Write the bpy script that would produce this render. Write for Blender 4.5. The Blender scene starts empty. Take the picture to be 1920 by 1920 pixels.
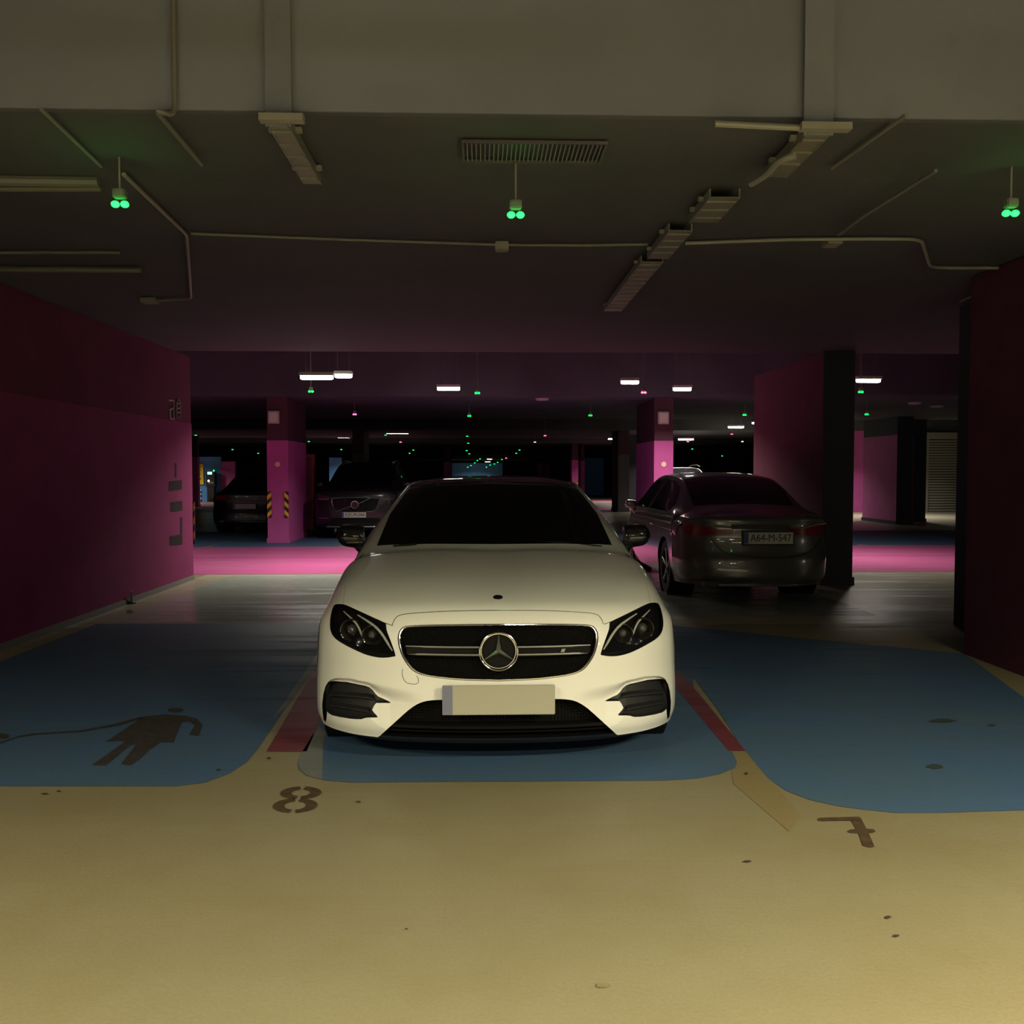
import bpy, bmesh, math, random
import numpy as np
from mathutils import Vector, Matrix
from mathutils.geometry import delaunay_2d_cdt
random.seed(7)
C = bpy.context.scene.collection
sc = bpy.context.scene
PI = math.pi

# ---------------------------------------------------------------- camera, world, exposure
FPX, CAMZ = 1750.0, 1.45
YAW = math.atan(55 / FPX)
PITCH = -math.atan(74 / FPX)
cam = bpy.data.objects.new('camera', bpy.data.cameras.new('camera'))
C.objects.link(cam)
cam.location = (0, 0, CAMZ)
cam.rotation_euler = (PI / 2 + PITCH, 0, -YAW)
cam.data.sensor_width = 36
cam.data.lens = FPX / 1920 * 36
cam.data.clip_start = 0.05
cam.data.clip_end = 400
sc.camera = cam
world = bpy.data.worlds.new('world')
sc.world = world
world.use_nodes = True
world.node_tree.nodes['Background'].inputs[0].default_value = (0.55, 0.5, 0.55, 1)
world.node_tree.nodes['Background'].inputs[1].default_value = 0.0
sc.view_settings.view_transform = 'Standard'
sc.view_settings.look = 'None'
sc.view_settings.exposure = 0.0
sc.view_settings.gamma = 1.0
sc.view_settings.use_curve_mapping = False
sc.cycles.max_bounces = 6
sc.cycles.sample_clamp_indirect = 3.0
RM = Matrix.Rotation(-YAW, 3, 'Z') @ Matrix.Rotation(PI / 2 + PITCH, 3, 'X')
RN = np.array(RM)

def proj(P):
    """world points (n,3) -> picture pixels, used to look up where a traced outline meets a surface"""
    L = (np.asarray(P, float) - np.array([0, 0, CAMZ])) @ RN
    return np.stack([960 + FPX * L[..., 0] / -L[..., 2], 960 - FPX * L[..., 1] / -L[..., 2]], -1)

def ray(px, py):
    return RM @ Vector(((px - 960) / FPX, -(py - 960) / FPX, -1))

def at(px, py, Y):
    d = ray(px, py)
    k = Y / d.y
    return Vector((d.x * k, Y, CAMZ + d.z * k))

def fl(px, py, z=0.0):
    d = ray(px, py)
    k = (z - CAMZ) / d.z
    return Vector((d.x * k, d.y * k, z))

def atx(px, py, X):
    d = ray(px, py)
    k = X / d.x
    return Vector((X, d.y * k, CAMZ + d.z * k))

def ceil_at(px, py, z=3.0):
    return fl(px, py, z)

# ---------------------------------------------------------------- materials
def srgb(r, g, b):
    f = lambda c: (c / 255 / 12.92) if c / 255 <= 0.04045 else ((c / 255 + 0.055) / 1.055) ** 2.4
    return (f(r), f(g), f(b), 1)

MATS = {}
def mat(name, col, rough=0.6, metal=0.0, coat=0.0, spec=0.5, emit=None, estr=0.0, noise=0.0, nscale=4.0, bump=0.0, bscale=60.0,
        trans=0.0, alpha=1.0, stretch=(1, 1, 1), col2=None):
    m = bpy.data.materials.new(name)
    m.use_nodes = True
    nt = m.node_tree
    b = nt.nodes['Principled BSDF']
    I = b.inputs
    I['Base Color'].default_value = col if len(col) == 4 else (*col, 1)
    I['Roughness'].default_value = rough
    I['Metallic'].default_value = metal
    I['Coat Weight'].default_value = coat
    I['Coat Roughness'].default_value = 0.035
    I['Specular IOR Level'].default_value = spec
    I['Transmission Weight'].default_value = trans
    I['Alpha'].default_value = alpha
    if emit:
        I['Emission Color'].default_value = (*emit[:3], 1)
        I['Emission Strength'].default_value = estr
    if noise or bump:
        tc = nt.nodes.new('ShaderNodeTexCoord')
        mp = nt.nodes.new('ShaderNodeMapping')
        mp.inputs['Scale'].default_value = stretch
        nt.links.new(tc.outputs['Object'], mp.inputs[0])
    if noise:
        n = nt.nodes.new('ShaderNodeTexNoise')
        n.inputs['Scale'].default_value = nscale
        n.inputs['Detail'].default_value = 6
        nt.links.new(mp.outputs[0], n.inputs['Vector'])
        cr = nt.nodes.new('ShaderNodeValToRGB')
        cr.color_ramp.elements[0].position = 0.35
        cr.color_ramp.elements[1].position = 0.68
        c1 = col
        c2 = col2 or tuple(c * (1 - noise) for c in col[:3])
        cr.color_ramp.elements[0].color = (*c2[:3], 1)
        cr.color_ramp.elements[1].color = (*c1[:3], 1)
        nt.links.new(n.outputs['Fac'], cr.inputs[0])
        nt.links.new(cr.outputs[0], I['Base Color'])
        mr = nt.nodes.new('ShaderNodeMapRange')
        mr.inputs['To Min'].default_value = max(0, rough - 0.1)
        mr.inputs['To Max'].default_value = min(1, rough + 0.12)
        nt.links.new(n.outputs['Fac'], mr.inputs[0])
        nt.links.new(mr.outputs[0], I['Roughness'])
    if bump:
        n2 = nt.nodes.new('ShaderNodeTexNoise')
        n2.inputs['Scale'].default_value = bscale
        n2.inputs['Detail'].default_value = 4
        nt.links.new(mp.outputs[0], n2.inputs['Vector'])
        bp = nt.nodes.new('ShaderNodeBump')
        bp.inputs['Strength'].default_value = bump
        bp.inputs['Distance'].default_value = 0.01
        nt.links.new(n2.outputs['Fac'], bp.inputs['Height'])
        nt.links.new(bp.outputs[0], I['Normal'])
    MATS[name] = m
    return m

def floor_mat(name, col, dirt, rough=0.5, streak=0.5, grain=0.25, spec=0.22):
    """sealed concrete: mottled colour, tyre streaks across, stains, fine grain"""
    m = bpy.data.materials.new(name)
    m.use_nodes = True
    nt = m.node_tree
    N, L = nt.nodes, nt.links
    b = N['Principled BSDF']
    tc = N.new('ShaderNodeTexCoord')
    def noise(scale, stretch, det=6, rgh=0.6):
        mp = N.new('ShaderNodeMapping'); mp.inputs['Scale'].default_value = stretch
        L.new(tc.outputs['Object'], mp.inputs[0])
        n = N.new('ShaderNodeTexNoise'); n.inputs['Scale'].default_value = scale
        n.inputs['Detail'].default_value = det; n.inputs['Roughness'].default_value = rgh
        L.new(mp.outputs[0], n.inputs['Vector'])
        return n.outputs['Fac']
    def ramp(src, a, bb):
        r = N.new('ShaderNodeMapRange'); r.inputs['From Min'].default_value = a; r.inputs['From Max'].default_value = bb
        L.new(src, r.inputs[0]); return r.outputs[0]
    def mix(fac, c1, c2):
        x = N.new('ShaderNodeMix'); x.data_type = 'RGBA'
        L.new(fac, x.inputs[0])
        for k, c in ((6, c1), (7, c2)):
            if isinstance(c, tuple): x.inputs[k].default_value = c
            else: L.new(c, x.inputs[k])
        return x.outputs[2]
    def scale(src, k):
        x = N.new('ShaderNodeMath'); x.operation = 'MULTIPLY'; x.inputs[1].default_value = k
        L.new(src, x.inputs[0]); return x.outputs[0]
    blot = ramp(noise(0.9, (1, 1, 1), 8, 0.65), 0.42, 0.72)
    c = mix(scale(blot, 0.55), col, dirt)
    st = ramp(noise(1.3, (0.25, 3.2, 1), 7, 0.7), 0.5, 0.75)
    c = mix(scale(st, streak), c, tuple(x * 0.45 for x in dirt[:3]) + (1,))
    gr = ramp(noise(90, (1, 1, 1), 3), 0.3, 0.7)
    c = mix(scale(gr, grain), c, tuple(x * 0.5 for x in col[:3]) + (1,))
    sp = ramp(noise(5.5, (1, 1, 1), 5, 0.75), 0.735, 0.76)
    c = mix(scale(sp, 0.5), c, (0.02, 0.017, 0.012, 1))
    L.new(c, b.inputs['Base Color'])
    rr = N.new('ShaderNodeMapRange'); rr.inputs['To Min'].default_value = rough - 0.12; rr.inputs['To Max'].default_value = rough + 0.2
    L.new(st, rr.inputs[0]); L.new(rr.outputs[0], b.inputs['Roughness'])
    b.inputs['Specular IOR Level'].default_value = spec
    bp = N.new('ShaderNodeBump'); bp.inputs['Strength'].default_value = 0.25; bp.inputs['Distance'].default_value = 0.004
    L.new(noise(55, (1, 1, 1), 4), bp.inputs['Height']); L.new(bp.outputs[0], b.inputs['Normal'])
    MATS[name] = m
    return m

M = MATS
WARM = (1.0, 0.91, 0.60)
floor_mat('floor_tan', (0.215, 0.190, 0.118, 1), (0.17, 0.13, 0.055, 1), 0.55, 0.05)
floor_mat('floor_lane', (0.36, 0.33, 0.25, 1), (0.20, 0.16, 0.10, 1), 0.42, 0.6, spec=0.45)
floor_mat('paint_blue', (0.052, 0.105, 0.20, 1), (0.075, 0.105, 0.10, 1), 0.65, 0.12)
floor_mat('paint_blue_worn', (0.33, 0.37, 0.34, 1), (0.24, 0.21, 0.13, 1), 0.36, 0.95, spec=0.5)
floor_mat('paint_worn', (0.17, 0.18, 0.17, 1), (0.06, 0.075, 0.08, 1), 0.6, 0.6, 0.6)
floor_mat('paint_pink', (0.40, 0.08, 0.22, 1), (0.36, 0.13, 0.22, 1), 0.45, 0.25)
floor_mat('paint_red', (0.14, 0.028, 0.04, 1), (0.09, 0.025, 0.03, 1), 0.55, 0.3)
floor_mat('paint_orange', (0.205, 0.165, 0.085, 1), (0.18, 0.13, 0.055, 1), 0.55, 0.1)
mat('stencil', (0.075, 0.05, 0.03), 0.8, spec=0.1, noise=0.35, nscale=25)
mat('stencil_faint', (0.05, 0.045, 0.045), 0.85, spec=0.05, noise=0.3, nscale=20)
mat('stain', (0.035, 0.045, 0.045), 0.8, spec=0.1)
mat('speck', (0.03, 0.022, 0.015), 0.8)
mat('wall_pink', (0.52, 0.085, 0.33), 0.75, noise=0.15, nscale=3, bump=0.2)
mat('wall_pink_shade', (0.25, 0.038, 0.125), 0.85, spec=0.15, noise=0.15, nscale=3, bump=0.2)  # same pink as the pillars, darkened for the shaded left wall
mat('wall_pier', (0.15, 0.04, 0.075), 0.85, spec=0.2, noise=0.2, nscale=3)
mat('wall_deep_shade', (0.10, 0.03, 0.055), 0.85, spec=0.1, noise=0.2, nscale=3)  # right wall's pink taken nearly black, its shade put into the colour
mat('column_top_shade', (0.08, 0.035, 0.05), 0.85, spec=0.2)  # pillar tone above the pink, dark where the lamps' spread ends
mat('wall_upper_shade', (0.16, 0.035, 0.08), 0.85, spec=0.15, noise=0.2, nscale=3)  # upper left wall, dimmed in colour for the lamps' cut-off
mat('wall_dark', (0.022, 0.022, 0.03), 0.8, noise=0.2, nscale=3)
mat('wall_red', (0.20, 0.03, 0.06), 0.75, noise=0.2)
mat('wall_blue', (0.10, 0.28, 0.62), 0.7, noise=0.1)
mat('wall_grey', (0.10, 0.09, 0.10), 0.8, noise=0.2)
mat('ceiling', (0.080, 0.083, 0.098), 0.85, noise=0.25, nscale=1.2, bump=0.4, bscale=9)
mat('slab_edge_lit', (0.21, 0.225, 0.28), 0.85, noise=0.2, nscale=.8, bump=0.3, bscale=9)  # slab concrete lightened to carry the lamp light on its front
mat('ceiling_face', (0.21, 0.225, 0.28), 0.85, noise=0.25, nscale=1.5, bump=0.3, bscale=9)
mat('conduit', (0.26, 0.25, 0.22), 0.5)
mat('conduit_dim', (0.16, 0.155, 0.14), 0.5)
mat('tray', (0.24, 0.23, 0.20), 0.5, metal=0.3, noise=0.2, nscale=10)
mat('steel', (0.5, 0.5, 0.48), 0.35, metal=0.9)
mat('board', (0.42, 0.36, 0.36), 0.7)
mat('white_plastic', (0.6, 0.58, 0.5), 0.5)
mat('black', (0.012, 0.012, 0.013), 0.5)
mat('black_gloss', (0.008, 0.008, 0.009), 0.12, coat=0.6)
mat('black_matte', (0.006, 0.006, 0.006), 0.8, spec=0.2)
mat('rubber', (0.012, 0.012, 0.012), 0.75)
mat('glass_dark', (0.004, 0.004, 0.005), 0.04, spec=0.45)
mat('chrome', (0.85, 0.85, 0.85), 0.12, metal=1.0)
mat('chrome_trim', (0.85, 0.85, 0.83), 0.3, metal=1.0)
mat('mesh_black', (0.004, 0.004, 0.004), 0.6, spec=0.15)
mat('chrome_dark', (0.30, 0.29, 0.28), 0.25, metal=1.0)
mat('paint_white', (0.80, 0.79, 0.74), 0.35, coat=1.0, spec=0.4)
mat('paint_white_car', (0.70, 0.69, 0.63), 0.35, coat=0.8)
mat('paint_grey', (0.115, 0.105, 0.095), 0.3, coat=1.0, metal=0.3)
mat('paint_black', (0.010, 0.010, 0.010), 0.3, coat=0.35)
mat('led_strip', (0.55, 0.55, 0.50), 0.3, coat=0.5)
mat('lamp_bowl', (0.20, 0.17, 0.14), 0.22, metal=0.9)
mat('lens', (0.05, 0.05, 0.055), 0.03, spec=0.9, coat=1.0)
mat('clear_cover', (0, 0, 0), 0.02, alpha=0.16, spec=0.6)
mat('tail_red', (0.22, 0.012, 0.016), 0.18, coat=1.0)
mat('plate_white', (0.50, 0.48, 0.42), 0.45)
mat('plate_dim', (0.42, 0.40, 0.36), 0.5)
mat('plate_blue', (0.03, 0.05, 0.28), 0.45)
mat('plate_text', (0.012, 0.012, 0.015), 0.5)
mat('plate_blank', (0.36, 0.34, 0.27), 0.6)
mat('plate_blank_blue', (0.16, 0.16, 0.24), 0.6)
mat('hazard_yellow', (0.85, 0.42, 0.02), 0.5)
mat('sign_yellow', (0.9, 0.6, 0.02), 0.5)
mat('disc', (0.75, 0.55, 0.38), 0.5)
mat('lamp_on', (1, 1, 1), 0.4, emit=(1.0, 0.94, 0.85), estr=26)
mat('lamp_mid', (1, 1, 1), 0.4, emit=(1.0, 0.92, 0.80), estr=300)
mat('lamp_back', (1, 1, 1), 0.4, emit=(1.0, 0.93, 0.75), estr=150)
mat('lamp_near', (1, 1, 1), 0.4, emit=WARM, estr=22)
mat('lamp_far', (1, 1, 1), 0.4, emit=(1.0, 0.95, 0.8), estr=25)
mat('led_green', (0.1, 0.6, 0.2), 0.3, emit=(0.002, 1.0, 0.07), estr=6)
mat('led_green_near', (0.1, 0.6, 0.2), 0.3, emit=(0.01, 1.0, 0.07), estr=5)
mat('led_green_far', (0.1, 0.6, 0.2), 0.3, emit=(0.01, 0.8, 0.16), estr=3)
mat('led_red', (0.6, 0.05, 0.1), 0.3, emit=(1.0, 0.04, 0.14), estr=14)
mat('led_white', (0.6, 0.6, 0.4), 0.3, emit=(1.0, 0.85, 0.5), estr=4)
mat('screen_on', (0.5, 0.9, 0.9), 0.3, emit=(0.4, 0.95, 1.0), estr=1.5)
mat('shutter', (0.32, 0.31, 0.24), 0.5, metal=0.2)
mat('red_box', (0.30, 0.035, 0.05), 0.5)

# ---------------------------------------------------------------- mesh helpers
class MB:
    def __init__(s): s.v = []; s.f = []
    def add(s, vs, fs):
        o = len(s.v); s.v += [tuple(v) for v in vs]; s.f += [tuple(i + o for i in f) for f in fs]; return s
    def box(s, c, d, rz=0.0, taper=1.0):
        x, y, z = (k / 2 for k in d); vs = []
        for sx, sy, sz in ((-1,-1,-1),(1,-1,-1),(1,1,-1),(-1,1,-1),(-1,-1,1),(1,-1,1),(1,1,1),(-1,1,1)):
            t = taper if sz > 0 else 1
            p = Vector((sx * x * t, sy * y * t, sz * z)); p.rotate(Matrix.Rotation(rz, 3, 'Z')); vs.append(p + Vector(c))
        return s.add(vs, [(3,2,1,0),(4,5,6,7),(0,1,5,4),(1,2,6,5),(2,3,7,6),(3,0,4,7)])
    def tube(s, pts, r, n=8, closed=False, cap=True):
        pts = [Vector(p) for p in pts]; m = len(pts); vs = []; fs = []
        rr = r if isinstance(r, (list, tuple)) else [r] * m
        up0 = None
        for i, p in enumerate(pts):
            if closed: t = (pts[(i + 1) % m] - pts[i - 1])
            else: t = pts[min(i + 1, m - 1)] - pts[max(i - 1, 0)]
            t = t.normalized() if t.length > 1e-9 else Vector((0, 0, 1))
            if up0 is None:
                up0 = Vector((0, 0, 1)) if abs(t.z) < 0.9 else Vector((0, 1, 0))
            a = t.cross(up0)
            if a.length < 1e-6: a = t.cross(Vector((1, 0, 0.01)))
            a.normalize(); b = a.cross(t).normalized(); up0 = b
            for k in range(n):
                th = 2 * PI * k / n
                vs.append(p + a * math.cos(th) * rr[i] + b * math.sin(th) * rr[i])
        segs = m if closed else m - 1
        for i in range(segs):
            j = (i + 1) % m
            for k in range(n):
                l = (k + 1) % n
                fs.append((i * n + k, i * n + l, j * n + l, j * n + k))
        if cap and not closed:
            fs.append(tuple(range(n - 1, -1, -1))); fs.append(tuple((m - 1) * n + k for k in range(n)))
        return s.add(vs, fs)
    def lathe(s, prof, origin, axis='x', n=32, sgn=1, seg=(0, 1)):
        """prof: list of (radius, along)"""
        vs = []; fs = []; m = len(prof); full = seg == (0, 1)
        cnt = n if full else n + 1
        for k in range(cnt):
            th = 2 * PI * (seg[0] + (seg[1] - seg[0]) * k / n)
            for r, h in prof:
                if axis == 'x': p = (h * sgn, r * math.cos(th), r * math.sin(th))
                elif axis == 'y': p = (r * math.cos(th), h * sgn, r * math.sin(th))
                else: p = (r * math.cos(th), r * math.sin(th), h * sgn)
                vs.append(tuple(origin[i] + p[i] for i in range(3)))
        for k in range(n):
            l = (k + 1) % cnt
            for i in range(m - 1):
                fs.append((k * m + i, l * m + i, l * m + i + 1, k * m + i + 1))
        return s.add(vs, fs)
    def prism(s, poly, axis_vec):
        """planar polygon (3d points) extruded by axis_vec"""
        n = len(poly); a = Vector(axis_vec)
        vs = [Vector(p) for p in poly] + [Vector(p) + a for p in poly]
        fs = [tuple(range(n - 1, -1, -1)), tuple(range(n, 2 * n))]
        fs += [(i, (i + 1) % n, n + (i + 1) % n, n + i) for i in range(n)]
        return s.add(vs, fs)
    def sphere(s, c, r, n=12, m=8, sc_=(1, 1, 1)):
        vs = []; fs = []
        for i in range(m + 1):
            ph = PI * i / m
            for k in range(n):
                th = 2 * PI * k / n
                vs.append((c[0] + r * sc_[0] * math.sin(ph) * math.cos(th), c[1] + r * sc_[1] * math.sin(ph) * math.sin(th), c[2] + r * sc_[2] * math.cos(ph)))
        for i in range(m):
            for k in range(n):
                l = (k + 1) % n
                fs.append((i * n + k, (i + 1) * n + k, (i + 1) * n + l, i * n + l))
        return s.add(vs, fs)
    def build(s, name, m, parent=None, smooth=False, fix=True, tri=False, bevel=0.0):
        me = bpy.data.meshes.new(name)
        me.from_pydata(s.v, [], s.f)
        bm = bmesh.new(); bm.from_mesh(me)
        bmesh.ops.remove_doubles(bm, verts=bm.verts, dist=1e-6)
        if bevel: bmesh.ops.bevel(bm, geom=list(bm.edges), offset=bevel, segments=2, affect='EDGES', clamp_overlap=True)
        if tri: bmesh.ops.triangulate(bm, faces=bm.faces)
        if fix: bmesh.ops.recalc_face_normals(bm, faces=bm.faces)
        bm.to_mesh(me); bm.free()
        if smooth:
            for p in me.polygons: p.use_smooth = True
            if smooth != 'all':
                try: me.set_sharp_from_angle(angle=math.radians(40))
                except Exception: pass
        return link(name, me, m, parent)

def link(name, me, m, parent=None):
    if m is not None: me.materials.append(M[m] if isinstance(m, str) else m)
    o = bpy.data.objects.new(name, me); C.objects.link(o)
    if parent is not None: o.parent = parent
    return o

def tag(o, label=None, cat=None, group=None, kind=None):
    if label: o['label'] = label
    if cat: o['category'] = cat
    if group: o['group'] = group
    if kind: o['kind'] = kind
    return o

def thing(name, label, cat, loc=(0, 0, 0), group=None, rz=0.0):
    o = bpy.data.objects.new(name, None); C.objects.link(o)
    o.empty_display_size = 0.1; o.location = loc; o.rotation_euler = (0, 0, rz)
    return tag(o, label, cat, group)

def struct(name, mb, m, parent=None, **k):
    o = mb.build(name, m, parent, **k)
    if parent is None: o['kind'] = 'structure'
    return o

def text(name, body, size, m, parent, loc, rot=(PI / 2, 0, 0), depth=0.001, sx=1.0, align='CENTER'):
    cu = bpy.data.curves.new(name, 'FONT'); cu.body = body; cu.size = size; cu.extrude = depth
    cu.align_x = align; cu.align_y = 'CENTER'; cu.resolution_u = 3
    o = bpy.data.objects.new(name, cu); C.objects.link(o)
    me = bpy.data.meshes.new_from_object(o); bpy.data.objects.remove(o); o = bpy.data.objects.new(name, me); C.objects.link(o); me.materials.clear(); me.materials.append(M[m])
    o.location = loc; o.rotation_euler = rot; o.scale = (sx, 1, 1); o.parent = parent
    return o

def flat_poly(poly2, z, step=None):
    """triangulated flat polygon at height z, as MB"""
    co = [Vector((p[0], p[1])) for p in poly2]
    n = len(co)
    r = delaunay_2d_cdt(co, [], [list(range(n))], 1, 1e-5)
    return MB().add([(v.x, v.y, z) for v in r[0]], [tuple(f) for f in r[2]])
# ---------------------------------------------------------------- lofted body surfaces (control net -> smooth surface -> panels)
def pip(P, poly):
    """vectorised point in polygon"""
    x, y = P[:, 0], P[:, 1]; inside = np.zeros(len(P), bool); n = len(poly)
    for i in range(n):
        x1, y1 = poly[i]; x2, y2 = poly[(i + 1) % n]
        if y1 == y2: continue
        c = ((y1 > y) != (y2 > y)) & (x < (x2 - x1) * (y - y1) / (y2 - y1) + x1)
        inside ^= c
    return inside

class Surf:
    """net[row][col] = (x, y, z) for x >= 0; mirrored to x < 0. s in [-K, K] across, v in [0, R-1] along."""
    def __init__(s, net, origin, disp=None):
        A = np.array(net, float)                       # R, K+1, 3
        L = A[:, :0:-1, :] * np.array([-1, 1, 1])
        s.net = np.concatenate([L, A], 1)
        s.K = A.shape[1] - 1; s.R = A.shape[0]
        n = s.net
        n = np.concatenate([2 * n[:, :1] - n[:, 1:2], n, 2 * n[:, -1:] - n[:, -2:-1]], 1)
        n = np.concatenate([2 * n[:1] - n[1:2], n, 2 * n[-1:] - n[-2:-1]], 0)
        s.pad = n; s.org = np.array(origin, float); s.disp = disp
    def ev(s, S, V):
        S = np.clip(np.asarray(S, float) + s.K, 0, 2 * s.K - 1e-9); V = np.clip(np.asarray(V, float), 0, s.R - 1 - 1e-9)
        i = np.floor(S).astype(int); j = np.floor(V).astype(int); u = S - i; w = V - j
        def B(t):
            return [(-t + 2 * t * t - t ** 3) / 2, (2 - 5 * t * t + 3 * t ** 3) / 2, (t + 4 * t * t - 3 * t ** 3) / 2, (-t * t + t ** 3) / 2]
        bu, bw = B(u), B(w); P = 0
        for a in range(4):
            for b in range(4):
                P = P + (bw[a] * bu[b])[..., None] * s.pad[j + a, i + b]
        if s.disp is not None: P = s.disp(P, s.org)
        return P
    def nrm(s, S, V):
        e = 0.01
        a = s.ev(S + e, V) - s.ev(S - e, V); b = s.ev(S, V + e) - s.ev(S, V - e)
        n = np.cross(a, b); return n / np.maximum(np.linalg.norm(n, axis=-1, keepdims=True), 1e-9)
    def inv(s, pts, smin=None, smax=0.0, vmin=0.0, vmax=None):
        """picture trace -> (s, v) on the surface"""
        if smin is None: smin = -s.K
        if vmax is None: vmax = s.R - 1
        if not hasattr(s, 'cache'): s.cache = {}
        key = (smin, smax, vmin, vmax)
        if key not in s.cache:
            gs, gv = np.meshgrid(np.linspace(smin, smax, 220), np.linspace(vmin, vmax, 260), indexing='ij')
            s.cache[key] = (gs.ravel(), gv.ravel(), proj(s.ev(gs.ravel(), gv.ravel()) + s.org))
        gs, gv, gp = s.cache[key]; out = []
        for p in pts:
            p = np.array(p, float)
            k = np.argmin(((gp - p) ** 2).sum(1)); q = np.array([gs[k], gv[k]])
            f = lambda q: proj(s.ev(q[:1], q[1:]) + s.org)[0]
            for _ in range(6):
                e = 0.004; f0 = f(q)
                J = np.stack([(f(q + [e, 0]) - f(q - [e, 0])) / (2 * e), (f(q + [0, e]) - f(q - [0, e])) / (2 * e)], 1)
                d = np.clip(np.linalg.lstsq(J, p - f0, rcond=1e-3)[0], -0.1, 0.1); e0 = np.hypot(*(p - f0))
                for h in (1, .5, .2, 0):
                    q2 = q + d * h; q2[0] = np.clip(q2[0], smin, smax); q2[1] = np.clip(q2[1], vmin, vmax)
                    if h == 0 or np.hypot(*(p - f(q2))) < e0: break
                q = q2
            out.append(tuple(q))
        return out

def catmull2(pts, closed, sub=4):
    n = len(pts); out = []
    for i in range(n if closed else n - 1):
        if closed: p = [np.array(pts[(i + k) % n]) for k in (-1, 0, 1, 2)]
        else: p = [np.array(pts[min(max(i + k, 0), n - 1)]) for k in (-1, 0, 1, 2)]
        for k in range(sub):
            t = k / sub
            out.append(tuple(0.5 * ((2 * p[1]) + (-p[0] + p[2]) * t + (2 * p[0] - 5 * p[1] + 4 * p[2] - p[3]) * t * t + (-p[0] + 3 * p[1] - 3 * p[2] + p[3]) * t ** 3)))
    if not closed: out.append(tuple(pts[-1]))
    return out

def mir(poly): return [(-a, b) for a, b in reversed(poly)]

def partition(sf, loops, ds=0.1, dv=0.1, srange=None, vrange=None, fine=None):
    """triangulate the (s, v) domain with all loops as constraints; returns verts and tris"""
    K = sf.K; s0, s1 = srange or (-K, K); v0, v1 = vrange or (0, sf.R - 1)
    S = np.linspace(s0, s1, int(round((s1 - s0) / ds)) + 1); V = np.linspace(v0, v1, int(round((v1 - v0) / dv)) + 1)
    gs, gv = np.meshgrid(S, V, indexing='ij'); G = np.stack([gs.ravel(), gv.ravel()], 1)
    if fine:
        S2 = np.linspace(s0, s1, 2 * len(S) - 1); V3 = np.arange(fine[0], fine[1] + 1e-6, dv / 2)
        gs, gv = np.meshgrid(S2, V3, indexing='ij'); G = np.concatenate([G[(G[:, 1] > fine[1] + 1e-6)], np.stack([gs.ravel(), gv.ravel()], 1)])
    keep = np.ones(len(G), bool)
    allp = [p for lp in loops for p in lp]
    if allp:
        A = np.array(allp)
        for i in range(0, len(G), 2000):
            d = np.min(((G[i:i + 2000, None, :] - A[None]) ** 2).sum(2), 1)
            keep[i:i + 2000] &= d > (0.25 * min(ds, dv)) ** 2
    co = [Vector(p) for p in G[keep]]; ed = []
    for lp in loops:
        o = len(co); co += [Vector(p) for p in lp]; n = len(lp)
        ed += [(o + i, o + (i + 1) % n) for i in range(n)]
    r = delaunay_2d_cdt(co, ed, [], 0, 1e-5)
    V2 = np.array([(v.x, v.y) for v in r[0]]); T = np.array([list(f) for f in r[2]])
    cen = V2[T].mean(1)
    ok = (cen[:, 0] > s0) & (cen[:, 0] < s1) & (cen[:, 1] > v0) & (cen[:, 1] < v1)
    return V2, T[ok], cen[ok]

def panel(sf, V2, T, name, m, parent, off=0.0, mats=None, smooth=True, yoff=0.0, thick=0.0):
    """one panel object from triangles T of the partition"""
    if len(T) == 0: return None
    used, invx = np.unique(T.ravel(), return_inverse=True)
    F = invx.reshape(-1, 3); q = V2[used]
    P = sf.ev(q[:, 0], q[:, 1]); Nn = sf.nrm(q[:, 0], q[:, 1])
    P = P + Nn * off + np.array([0, yoff, 0])
    me = bpy.data.meshes.new(name)
    vs = P.tolist(); fs = F.tolist(); nn = Nn.tolist()
    if thick:                                              # rim walls so a panel has depth
        cnt = {}
        for f in fs:
            for a, b in ((f[0], f[1]), (f[1], f[2]), (f[2], f[0])): cnt[(a, b)] = 1
        bd = [(a, b) for (a, b) in cnt if (b, a) not in cnt]
        mp = {}; D = P - Nn * thick
        for a, b in bd:
            for x in (a, b):
                if x not in mp: mp[x] = len(vs); vs.append(D[x].tolist()); nn.append(Nn[x].tolist())
            fs.append([b, a, mp[a]]); fs.append([b, mp[a], mp[b]])
    me.from_pydata(vs, [], fs)
    for p in me.polygons: p.use_smooth = smooth
    if smooth and not thick: me.normals_split_custom_set_from_vertices(nn)
    o = link(name, me, m, parent)
    return o

def rim(sf, loop, depth_y, name, m, parent, closed=True, off0=0.0):
    """wall running back (+y) from an outline on the surface"""
    q = np.array(loop); P = sf.ev(q[:, 0], q[:, 1]) + np.array([0, off0, 0]); n = len(P)
    vs = P.tolist() + (P + np.array([0, depth_y, 0])).tolist()
    fs = [(i, (i + 1) % n, n + (i + 1) % n, n + i) for i in range(n if closed else n - 1)]
    return MB().add(vs, fs).build(name, m, parent, smooth=True)

def on(sf, loop, off=(0, 0, 0)):
    q = np.array(loop); P = sf.ev(q[:, 0], q[:, 1]) + np.array(off); return [tuple(p) for p in P]

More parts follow.
